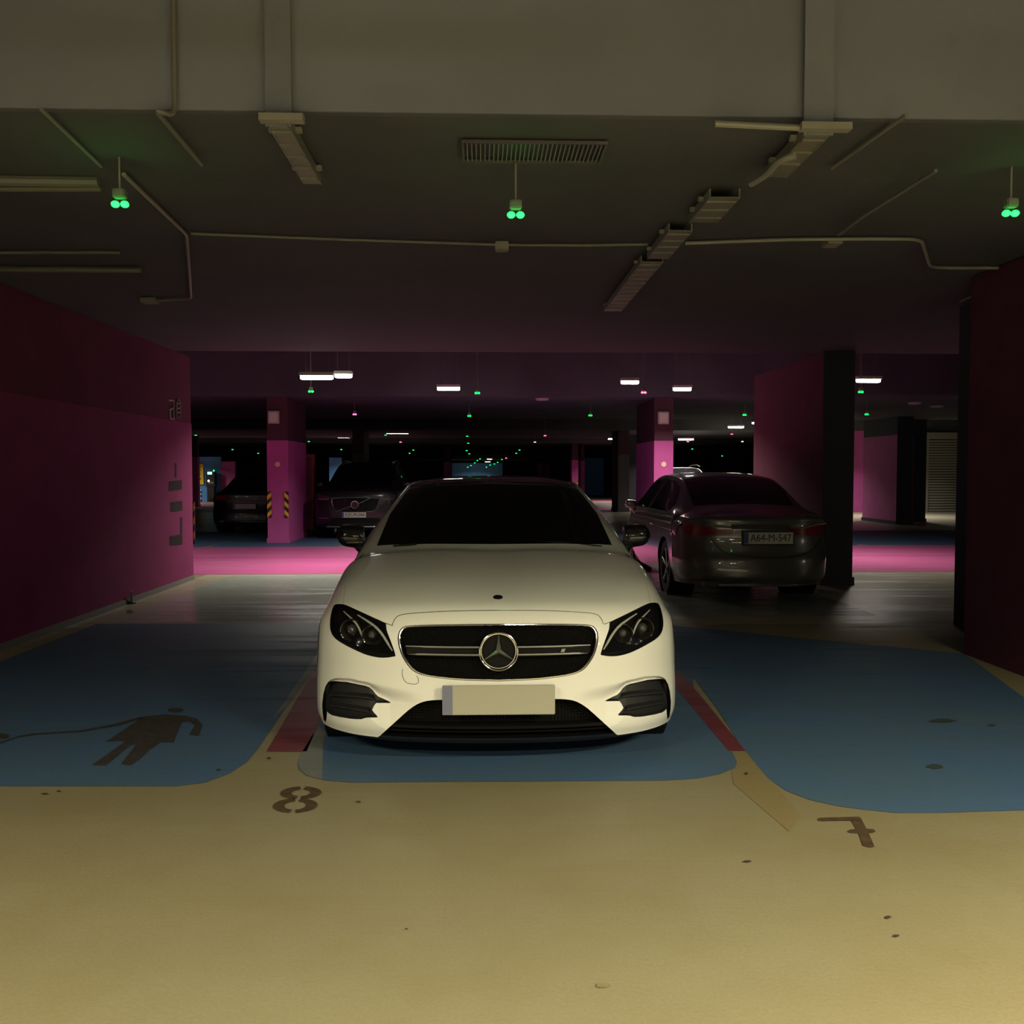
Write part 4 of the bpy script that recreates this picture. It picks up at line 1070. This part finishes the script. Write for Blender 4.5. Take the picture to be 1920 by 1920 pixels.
# side intake blades
for sgn, h in ((-1, gn['in'][0]), (1, gn['in'][1])):
    for ln in ([(190,1040),(300,1043),(450,1052),(560,1062),(630,1075)], [(200,1140),(300,1155),(450,1180),(540,1195),(590,1205)]):
        q = cs.inv(zb_(ln), **FR); P = cs.ev(np.array(q)[:, 0], np.array(q)[:, 1])
        b = MB(); vs = []
        for p in P: vs += [(sgn * abs(p[0]), p[1] + .014, p[2] + .004), (sgn * abs(p[0]), p[1] + .05, p[2] + .012), (sgn * abs(p[0]), p[1] + .05, p[2] - .004), (sgn * abs(p[0]), p[1] + .014, p[2] - .004)]
        n_ = len(P); fsx = [(4 * i + a, 4 * i + (a + 1) % 4, 4 * (i + 1) + (a + 1) % 4, 4 * (i + 1) + a) for i in range(n_ - 1) for a in range(4)] + [(0, 1, 2, 3), tuple(4 * (n_ - 1) + a for a in (3, 2, 1, 0))]
        b.add(vs, fsx).build('intake_blade', 'black', h)
# lower intake: mesh, cross bars, splitter lip
def bar(va, vb, y0, y1, smax, name, m, par, n=41):
    vs = []
    for s_ in np.linspace(-smax, smax, n):
        a = cs.ev(np.array([s_]), np.array([va]))[0]; b = cs.ev(np.array([s_]), np.array([vb]))[0]
        vs += [(a[0], a[1] + y0, a[2]), (b[0], b[1] + y0, b[2]), (b[0], b[1] + y1, b[2]), (a[0], a[1] + y1, a[2])]
    f = [(4 * i + k, 4 * i + (k + 1) % 4, 4 * (i + 1) + (k + 1) % 4, 4 * (i + 1) + k) for i in range(n - 1) for k in range(4)]
    f += [(3, 2, 1, 0), tuple(4 * (n - 1) + k for k in range(4))]
    return MB().add(vs, f).build(name, m, par, smooth=True)
bar(.95, 1.12, .012, .09, 2.38, 'cross_bar', 'mesh_black', lower)
bar(.62, .74, .03, .09, 2.5, 'cross_bar', 'mesh_black', lower)
bar(-.0, .2, .004, .12, 2.5, 'splitter_lip', 'black_gloss', coupe)
mb = MB()
for k in range(-36, 37):
    x = k * .0165; zt = float(np.interp(abs(x), [0, .2, .36, .46, .56], [.365, .362, .33, .28, .235]))
    y_ = float(np.interp(abs(x), [0, .26, .5, .68], [.0, .012, .05, .12])) + .07
    if zt > .27: mb.box((x, y_, (zt + .25) / 2), (.003, .006, zt - .25))
for z in np.arange(.262, .36, .0125):
    w_ = float(np.interp(z, [.235, .28, .33, .362], [.56, .46, .36, .2])); mb.tube([(-w_, .07 + .02 * w_ * 3, z), (-w_ / 2, .078, z), (0, .07, z), (w_ / 2, .078, z), (w_, .07 + .02 * w_ * 3, z)], .0018, 4)
mb.build('intake_mesh', 'mesh_black', lower)['kind'] = 'stuff'
# black underskirt below the painted corners
vs = []; ns = 45
for s_ in np.linspace(-7, 7, ns):
    a = cs.ev(np.array([s_]), np.array([0.02]))[0]; sx = .985 if abs(s_) > 2 else 1
    vs += [(a[0] * sx, a[1] + .012, .165), (a[0] * .965, a[1] + .045, .130), (a[0] * .90, a[1] + .16, .130), (a[0] * .93, a[1] + .14, .165)]
MB().add(vs, [(4 * i + k, 4 * i + (k + 1) % 4, 4 * (i + 1) + (k + 1) % 4, 4 * (i + 1) + k) for i in range(ns - 1) for k in range(4)]).build('underskirt', 'black', coupe, smooth=True)
# panel joints
def joint(loop_sv, name='panel_joint', r=.002, off=-.0006):
    MB().tube(on(cs, loop_sv, (0, off, off)), r, 5).build(name, 'black', coupe, smooth=True)
hj = hd + hl_top[:0]
joint(hj + mir(hj)[1:])
for f in (lambda q: q, mir): joint(f(hd[-1:] + hl_top[:1]))
for f in (lambda q: q, mir):
    joint(f(hl_top[-1:] + HOOD[HOOD.index(hl_top[-1]) + 1:HOOD.index(hl_top[-1]) + 6]))
wc = cs.inv(catmull2(zb_([(935,770),(928,800),(935,850),(960,895),(990,912),(1050,920),(1080,912),(1093,885),(1085,855),(1072,835)]), False, 2), **FR)
joint(wc, 'washer_cover_joint', .0012)
for f in (lambda q: q, mir):
    joint(f([(-6.9, 5.95), (-6.2, 5.95), (-5.75, 6.0)]), r=.0012)
tw = MB(); tw.lathe([(.0245, .0), (.0225, .004), (0, .005)], (0, 0, 0), 'z', 24)
hb = tw.build('hood_badge', 'black_gloss', coupe, smooth=True)
pb = cs.ev(np.array([0.0]), np.array([6.95]))[0]; nb = Vector(cs.nrm(np.array([0.0]), np.array([6.95]))[0])
hb.location = pb; hb.rotation_euler = nb.to_track_quat('Z', 'Y').to_euler()
hb.location = Vector(pb) + nb * .0015
# number plate, left unlettered as the photograph shows it
pl = MB().box((0, -.030, .372), (.535, .012, .142)).build('number_plate', 'plate_blank', coupe, bevel=.003)
MB().box((-.243, -.0372, .372), (.048, .002, .138)).build('plate_band', 'plate_blank_blue', pl)
MB().box((0, -.016, .372), (.50, .03, .10)).build('plate_carrier', 'black', pl)
# cowl and wipers
cw = MB(); cw.tube([(-.62, 1.27, 1.003), (-.2, 1.29, 1.03), (.05, 1.30, 1.035)], .006, 6); cw.tube([(-.05, 1.29, 1.03), (.4, 1.27, 1.022), (.66, 1.31, .995)], .006, 6)
cw.build('wiper', 'black', coupe)
cc = MB(); cc.add([(-.72, 1.30, .975), (-.5, 1.25, .995), (0, 1.23, 1.0), (.5, 1.25, .995), (.72, 1.30, .975), (.7, 1.40, 1.02), (.45, 1.36, 1.065), (0, 1.34, 1.07), (-.45, 1.36, 1.065), (-.7, 1.40, 1.02)], [(0, 1, 8, 9), (1, 2, 7, 8), (2, 3, 6, 7), (3, 4, 5, 6)])
# mirrors
def mirror(parent, sgn, x0, x1, y, z0, z1, m='black_gloss', foot=None):
    sec = []; xs_ = np.linspace(0, 1, 9)
    vs = []; n = 14
    for t in xs_:
        x = x0 + (x1 - x0) * t
        k = (1 - max(0, (t - .62) / .38) ** 2.6) ** .5 if t > .62 else 1
        k = max(k, .12) * (0.86 + .14 * min(1, t / .15))
        zc_ = (z0 + z1) / 2 + .006 * t; hz = (z1 - z0) / 2 * k; hy = .085 * max(k, .3)
        for j in range(n):
            a = 2 * PI * j / n
            cy, sz = math.cos(a), math.sin(a)
            yy = y + hy * (abs(cy) ** .8 * (1 if cy > 0 else -1)) * (1.0 if cy < 0 else .45)
            zz = zc_ + hz * (abs(sz) ** .6 * (1 if sz > 0 else -1)) - (0.022 * t if sz < 0 else 0) * -1
            vs.append((sgn * x, yy, zz))
    fs = [(i * n + j, i * n + (j + 1) % n, (i + 1) * n + (j + 1) % n, (i + 1) * n + j) for i in range(8) for j in range(n)] + [tuple(range(n)), tuple(8 * n + j for j in range(n))]
    mo = MB().add(vs, fs).build('door_mirror', m, parent, smooth=True)
    f = foot or [(sgn * (x0 + .035), y + .02, z0 + .03), (sgn * (x0 + .0), y + .03, z0 - .02), (sgn * (x0 - .03), y + .05, z0 - .085)]
    MB().tube(f, [.042, .034, .024], 10).build('mirror_foot', m, mo, smooth=True)
    MB().add([(sgn * (x0 + .02), y + .045, z0 + .02), (sgn * (x1 - .03), y + .045, z0 + .025), (sgn * (x1 - .03), y + .045, z1 - .02), (sgn * (x0 + .02), y + .045, z1 - .015)], [(0, 1, 2, 3)]).build('mirror_glass', 'chrome', mo)
    MB().tube([(sgn * (x0 + .0), y - .078, z0 + .052), (sgn * (x0 + .1), y - .082, z0 + .05), (sgn * (x1 - .02), y - .03, z0 + .062)], .0022, 5).build('indicator_strip', 'chrome_dark', mo, smooth=True)
    return mo
for sgn in (-1, 1): mirror(coupe, sgn, .85, 1.03, 1.70, .948, 1.108)
side_panels(cs, coupe, 'paint_white', .935, [(.84, .335, .372), (3.713, .335, .372)])
for sgn in (-1, 1):
    for y_ in (.84, 3.713): make_wheel('wheel', coupe, sgn * .80, y_, sgn, .335, .245)
    dj = MB().tube([(sgn * .938, 1.62, .30), (sgn * .940, 1.60, .62), (sgn * .925, 1.58, .86)], .002, 5); dj.build('door_joint', 'black', coupe)
MB().box((0, 2.62, .25), (1.46, 3.9, .10)).build('underbody', 'black_matte', coupe)
MB().box((0, .9, .42), (1.10, .9, .34)).build('engine_bay', 'black_matte', coupe)
# ---------------------------------------------------------------- other cars
FX = [0, .3, .57, .75, .88, .95, .985, 1.0]; FO = [0, .015, .06, .14, .24, .34, .43, .48]
def r_face(y, z, W, d=1, k=1.0): return [(W * FX[i], y + d * FO[i] * k, z) for i in range(8)]
def r_deck(y, z, W, zs, d=1, k=.5, crown=1.0):
    dz = [0, 0, -.006, -.018, -.04, -.085, -.15, 0]; o = [(W * FX[i], y + d * FO[i] * k, z + dz[i] * crown) for i in range(8)]
    o[7] = (W, y + d * FO[7] * k, zs); return o
def r_cab(y, z, Wr, zb, W, zs, bow=.05, d=1):
    X = [0, .45 * Wr, .78 * Wr, .95 * Wr, 1.03 * Wr, (1.03 * Wr + W) / 2 - .01, .975 * W, W]
    Z_ = [z, z - .003, z - .014, z - .036, z - .062, (z - .06 + zb) / 2, zb, zs]
    Y_ = [0, .01, .04, .08, .11, .12, .12, .12]
    return [(X[i], y + d * Y_[i] * bow / .05 * .5, Z_[i]) for i in range(8)]
def plate(par, x, y, z, w, h, body, m='plate_white', size=.1, sx=.82):
    p = MB().box((x, y, z), (w, .008, h)).build('number_plate', m, par, bevel=.002)
    MB().box((x - w / 2 + .022, y - .0048, z), (.042, .002, h * .95)).build('plate_band', 'plate_blue', p)
    if body: text('plate_lettering', body, size, 'plate_text', p, (x + .022, y - .0055, z), sx=sx)
    MB().box((x, y + .010, z), (w + .03, .014, h + .03)).build('plate_frame', 'black', p)
    return p
def car_from(name, label, org, net, paint, zones, W, arches, extra_order=(), ds=.2, dv=.2, rim_m='chrome_dark'):
    car = thing(name, label, 'car', org); sf = Surf(net, org)
    loops = []; od = []
    for nm, lp, m in zones(sf):
        loops.append(lp); od.append((nm, lp, m))
    V2, T, cen = partition(sf, loops, ds, dv); free = np.ones(len(T), bool); made = {}
    for nm, lp, m in od:
        k = pip(cen, lp) & free; free &= ~k; o = panel(sf, V2, T[k], nm, m, car); made.setdefault(nm, []).append(o)
    panel(sf, V2, T[free], 'body_shell', paint, car)
    side_panels(sf, car, paint, W, arches, zb=.20)
    for a in arches:
        for s_ in (-1, 1): make_wheel('wheel', car, s_ * (W - .13), a[0], s_, a[1], .215, rim_m=rim_m)
    ys = [r[0][1] for r in net]; mid = (max(ys)) / 2
    MB().box((0, mid, .27), (W * 1.55, max(ys) * .80, .12)).build('underbody', 'black_matte', car)
    return car, sf, made
def sym(lp): return lp + mir(lp)
# grey saloon seen from behind
def net_saloon():
    W = .885
    return [r_face(.07,.20,.845), r_face(.0,.29,.87), r_face(.0,.46,.885), r_face(.035,.58,W), r_face(.06,.72,W), r_face(.055,.86,.88), r_deck(.10,.965,.865,.74,k=.7), r_deck(.36,.995,.875,.75,k=.5),
            r_cab(.72,1.075,.64,.945,.88,.76,.06,-1), r_cab(1.12,1.27,.61,.95,.885,.77,.06,-1), r_cab(1.52,1.40,.58,.95,.8875,.77,.05,-1), r_cab(2.1,1.45,.575,.945,.8875,.77,.0), r_cab(2.65,1.44,.585,.94,.8875,.77,.03),
            r_cab(3.12,1.345,.61,.935,.885,.76,.06), r_cab(3.50,1.14,.67,.93,.88,.75,.08), r_deck(3.75,1.0,.845,.74,-1,.2), r_deck(4.15,.92,.845,.73,-1,.4), r_deck(4.46,.80,.84,.70,-1,.8), r_face(4.60,.60,.86,-1), r_face(4.62,.40,.86,-1), r_face(4.57,.22,.84,-1)]
RGL = [(-2.9, 8.12), (0, 8.05), (2.9, 8.12), (3.05, 9), (3.0, 10.0), (0, 10.05), (-3.0, 10.0), (-3.05, 9)]
SGL1 = [(4.2, 9.6), (4.15, 10.4), (4.15, 11.15), (5.8, 11.15), (5.82, 9.9), (5.75, 8.9), (5.0, 8.9)]
SGL2 = [(4.15, 11.4), (4.15, 12.2), (4.2, 13.1), (4.6, 13.8), (5.75, 14.1), (5.8, 12.5), (5.8, 11.4)]
WSN = [(-2.9, 13.05), (0, 12.9), (2.9, 13.05), (3.0, 14), (2.95, 14.95), (0, 15.0), (-2.95, 14.95), (-3.0, 14)]
SO = (3.06, 10.12, 0)
def zs_saloon(sf):
    q = dict(smin=-7, smax=7, vmin=0, vmax=9)
    L = sf.inv([(1271,979),(1300,983),(1340,986),(1377,990),(1374,1003),(1340,1004),(1305,1005),(1287,1001),(1277,992)], **q)
    return [('tail_light', L, 'tail_red'), ('tail_light', mir(L), 'tail_red'), ('rear_window', RGL, 'glass_dark'), ('side_window', SGL1, 'glass_dark'), ('side_window', mir(SGL1), 'glass_dark'),
            ('side_window', SGL2, 'glass_dark'), ('side_window', mir(SGL2), 'glass_dark'), ('windscreen', WSN, 'glass_dark')]
sal, ssf, smade = car_from('saloon_car', 'dark grey saloon seen from behind, parked right of the coupe', SO, net_saloon(), 'paint_grey', zs_saloon, .8875, [(1.02, .325, .36), (3.70, .325, .36)], ds=.12, dv=.12)
def surf_line(sf, px, r, name, m, par, off=(0, -.004, 0)):
    q = dict(smin=-7, smax=7, vmin=0, vmax=9); L = sf.inv(px, **q); return MB().tube(catmull2(on(sf, L, off), False, 4), r, 6).build(name, m, par, smooth=True)
surf_line(ssf, [(1322,984),(1350,987),(1376,989),(1440,988),(1500,989),(1530,983),(1555,978)], .011, 'chrome_strip', 'chrome_trim', sal)
surf_line(ssf, [(1334,1008),(1345,1024),(1362,1037),(1400,1044),(1440,1046),(1480,1044),(1512,1037),(1530,1024),(1540,1008)], .005, 'boot_joint', 'black', sal, (0, -.001, 0))
surf_line(ssf, [(1345,1101),(1400,1103),(1440,1104),(1490,1102),(1540,1097)], .014, 'bumper_strip', 'chrome_trim', sal)
surf_line(ssf, [(1292,1087),(1306,1088),(1322,1088)], .012, 'reflector', 'tail_red', sal)
surf_line(ssf, [(1545,1086),(1556,1085),(1566,1083)], .012, 'reflector', 'tail_red', sal)
pp = at(1441, 1009, 10.14); plate(sal, pp.x - SO[0], .012, pp.z, .54, .125, 'A64-M-547', 'plate_white', .115, .86)
MB().box((0, .045, .855), (.66, .03, .05)).build('boot_handle', 'black', sal, bevel=.008)
for s_ in (-1, 1): MB().tube([(s_ * .886, 1.7, .80), (s_ * .889, 1.75, .80), (s_ * .893, 1.86, .80)], .012, 6).build('door_handle', 'paint_grey', sal); mirror(sal, s_, .87, 1.03, 3.22, .93, 1.06, 'paint_grey')
for s_ in (-1, 1): MB().tube([tuple(Vector(ssf.ev(np.array([s_ * a]), np.array([11.27]))[0]) + Vector((s_ * .003, 0, 0))) for a in (4.1, 4.7, 5.3, 5.85)], .012, 6).build('door_pillar', 'chrome_dark', sal)
MB().box((-.55, .10, .23), (.16, .2, .06)).build('exhaust_pipe', 'black', sal)

# large black estate facing us in the next row
def net_suv(h=1.72):
    k = h - 1.72
    return [r_face(.10,.24,.90), r_face(.02,.34,.94), r_face(0,.52,.95), r_face(.0,.70,.95), r_face(.02,.86,.945), r_face(.05,.98,.93,1,.9), r_deck(.15,1.05,.91,.86,k=.7), r_deck(.55,1.10,.93,.88,k=.5), r_deck(1.05,1.13,.94,.90,k=.4),
            r_cab(1.42,1.36,.72,1.06,.95,.90,.10), r_cab(1.85,1.60+k,.66,1.07,.95,.90,.10), r_cab(2.3,1.70+k,.63,1.07,.955,.90,.05), r_cab(3.1,1.72+k,.62,1.08,.955,.90,0), r_cab(3.9,1.68+k,.61,1.09,.955,.90,.0), r_cab(4.35,1.50+k,.64,1.08,.95,.88,.05,-1),
            r_deck(4.60,1.15,.90,.84,-1,.4), r_face(4.68,.9,.92,-1,.6), r_face(4.70,.6,.94,-1,.6), r_face(4.64,.26,.91,-1,.6)]
SWS = [(-2.95, 8.15), (0, 8.05), (2.95, 8.15), (3.05, 9.5), (3.0, 10.85), (0, 10.95), (-3.0, 10.85), (-3.05, 9.5)]
SS1 = [(4.2, 10.0), (4.15, 11), (4.15, 12), (5.8, 12), (5.8, 10), (5.7, 9.0)]; SS2 = [(4.15, 12.2), (4.15, 13.7), (5.0, 14.2), (5.8, 13.9), (5.8, 12.2)]
SRG = [(-2.9, 14.1), (2.9, 14.1), (2.9, 14.9), (-2.9, 14.9)]
VO = (-2.76, 20.25, 0)
def ell(sf, pts, vmax=9):
    """outline given in front-view metres (x, z) -> (s, v)"""
    out = []
    gs, gv = np.meshgrid(np.linspace(-7, 7, 240), np.linspace(0, vmax, 200), indexing='ij'); P = sf.ev(gs.ravel(), gv.ravel())
    for x, z in pts:
        k = np.argmin((P[:, 0] - x) ** 2 + (P[:, 2] - z) ** 2); out.append((gs.ravel()[k], gv.ravel()[k]))
    return out
def zs_suv(sf):
    L = ell(sf, [(.56, .93), (.72, .955), (.86, .96), (.90, .90), (.80, .85), (.62, .845), (.55, .87)])
    G = ell(sf, [(-.50, .90), (0, .91), (.50, .90), (.50, .80), (.44, .66), (.38, .61), (0, .60), (-.38, .61), (-.44, .66), (-.50, .80)])
    lo = ell(sf, [(-.5, .47), (.5, .47), (.56, .36), (-.56, .36)])
    return [('headlight', L, 'lamp_bowl'), ('headlight', mir(L), 'lamp_bowl'), ('grille', G, 'black_matte'), ('lower_grille', lo, 'black_matte'), ('windscreen', SWS, 'glass_dark'), ('side_window', SS1, 'glass_dark'), ('side_window', mir(SS1), 'glass_dark'),
            ('side_window', SS2, 'glass_dark'), ('side_window', mir(SS2), 'glass_dark'), ('rear_window', SRG, 'glass_dark')]
suv, vsf, vm = car_from('estate_car', 'tall black estate facing us with slashed chrome-framed grille', VO, net_suv(), 'paint_black', zs_suv, .955, [(.95, .36, .41), (3.75, .36, .41)], ds=.2, dv=.2)
gv_ = vm['grille'][0]
def fr(x, z, off=-.012): return (x, float(np.interp(abs(x), [0, .28, .53, .7, .83], [0, .015, .06, .14, .24])) + off, z)
MB().tube([fr(*p) for p in ((-.50,.895),(-.25,.91),(0,.912),(.25,.91),(.50,.895),(.50,.80),(.45,.66),(.38,.61),(0,.60),(-.38,.61),(-.45,.66),(-.50,.80))], .011, 6, closed=True).build('grille_frame', 'chrome', gv_, smooth=True)
MB().tube([fr(-.40, .61), fr(-.10, .72), fr(.10, .79), fr(.33, .90)], .011, 6).build('diagonal_bar', 'chrome', gv_, smooth=True)
MB().tube([fr(.078 * math.cos(a), .755 + .078 * math.sin(a), -.025) for a in np.linspace(0, 2 * PI, 25)[:-1]], .012, 6, closed=True).build('round_badge', 'chrome', gv_, smooth=True)
MB().lathe([(0, .0), (.07, .0), (.07, .02)], (0, -.03, .755), 'y', 24).build('badge_centre', 'black', gv_)
s0 = None
for k in range(21):
    x = -.45 + k * .045
    b = MB().box((0, 0, 0), (.008, .012, .25)).build('grille_bar', 'black_gloss', gv_) if s0 is None else s0.copy()
    if s0 is None: s0 = b
    else: C.objects.link(b); b.parent = gv_
    b.location = fr(x, .755, -.006)
for s_ in (-1, 1):
    MB().tube([fr(s_ * x, .875) for x in (.56, .66, .76, .84)], [.006, .012, .012, .006], 6).build('light_strip', 'chrome', vm['headlight'][0 if s_ > 0 else -1], smooth=True)
    MB().tube([fr(s_ * x, .945 - .0 * x) for x in (.62, .72, .80)], .007, 6).build('light_strip', 'chrome_dark', vm['headlight'][0 if s_ > 0 else -1], smooth=True)
    MB().tube([fr(s_ * x, .46) for x in (.60, .70, .80)], .011, 6).build('fog_strip', 'chrome', suv)
    mirror(suv, s_, .93, 1.10, 1.45, 1.10, 1.25, 'paint_black')
    MB().tube([(s_ * .62, 2.2, 1.69), (s_ * .63, 2.6, 1.735), (s_ * .62, 3.6, 1.73), (s_ * .61, 4.1, 1.66)], .014, 6).build('roof_rail', 'steel', suv)
MB().tube([fr(x, .275, -.006) for x in (-.62, -.4, 0, .4, .62)], .016, 6).build('skid_strip', 'steel', suv)
plate(suv, -.02, -.022, .535, .52, .115, 'K01-M-044', 'plate_white', .115, .8)

# black saloon half hidden behind the guarded pink pillar, seen from behind
BO = (-5.55, 22.0, 0)
def zs_b(sf):
    L = ell(sf, [(.45, .90), (.60, .91), (.80, .90), (.86, .86), (.84, .80), (.62, .79), (.46, .82)])
    return [('tail_light', L, 'tail_red'), ('tail_light', mir(L), 'tail_red'), ('rear_window', RGL, 'glass_dark'), ('side_window', SGL1, 'glass_dark'), ('side_window', mir(SGL1), 'glass_dark'),
            ('side_window', SGL2, 'glass_dark'), ('side_window', mir(SGL2), 'glass_dark'), ('windscreen', WSN, 'glass_dark')]
bs, bsf, bm_ = car_from('saloon_car', 'black saloon seen from behind, half hidden by the guarded pink pillar', BO, net_saloon(), 'paint_black', zs_b, .8875, [(1.02, .325, .36), (3.70, .325, .36)])
plate(bs, -.02, .0, .66, .52, .115, '', 'plate_dim', .1)
MB().tube([fr(x, .985, .09) for x in (-.7, -.35, 0, .35, .7)], .010, 6).build('spoiler_edge', 'chrome_dark', bs)
MB().tube([fr(x, .30, -.01) for x in (-.1, .25, .6)], .016, 6).build('bumper_strip', 'steel', bs)
MB().tube([fr(x, .30, -.01) for x in (-.62, -.5)], .03, 6).build('exhaust_pipe', 'steel', bs)
for s_ in (-1, 1): mirror(bs, s_, .87, 1.03, 3.22, .93, 1.06, 'paint_black')
# two tall cars far behind the grey saloon
w1, w1s, _ = car_from('tall_car', 'white tall car far behind the grey saloon, only its roof showing', (8.05, 35.0, 0), net_suv(1.66), 'paint_white_car', zs_suv, .955, [(.95, .36, .41), (3.75, .36, .41)], ds=.34, dv=.34)
w2, w2s, _ = car_from('tall_car', 'dark tall car with pale roof rails, right of the far white car', (13.1, 49.6, 0), net_suv(1.76), 'paint_black', zs_suv, .955, [(.95, .36, .41), (3.75, .36, .41)], ds=.34, dv=.34)
for c in (w1, w2):
    for s_ in (-1, 1):
        MB().tube([(s_ * .62, 2.1, 1.70), (s_ * .63, 2.6, 1.76), (s_ * .62, 3.6, 1.75), (s_ * .61, 4.1, 1.66)], .02, 6).build('roof_rail', 'steel', c)
        mirror(c, s_, .93, 1.10, 1.45, 1.10, 1.25, 'black')
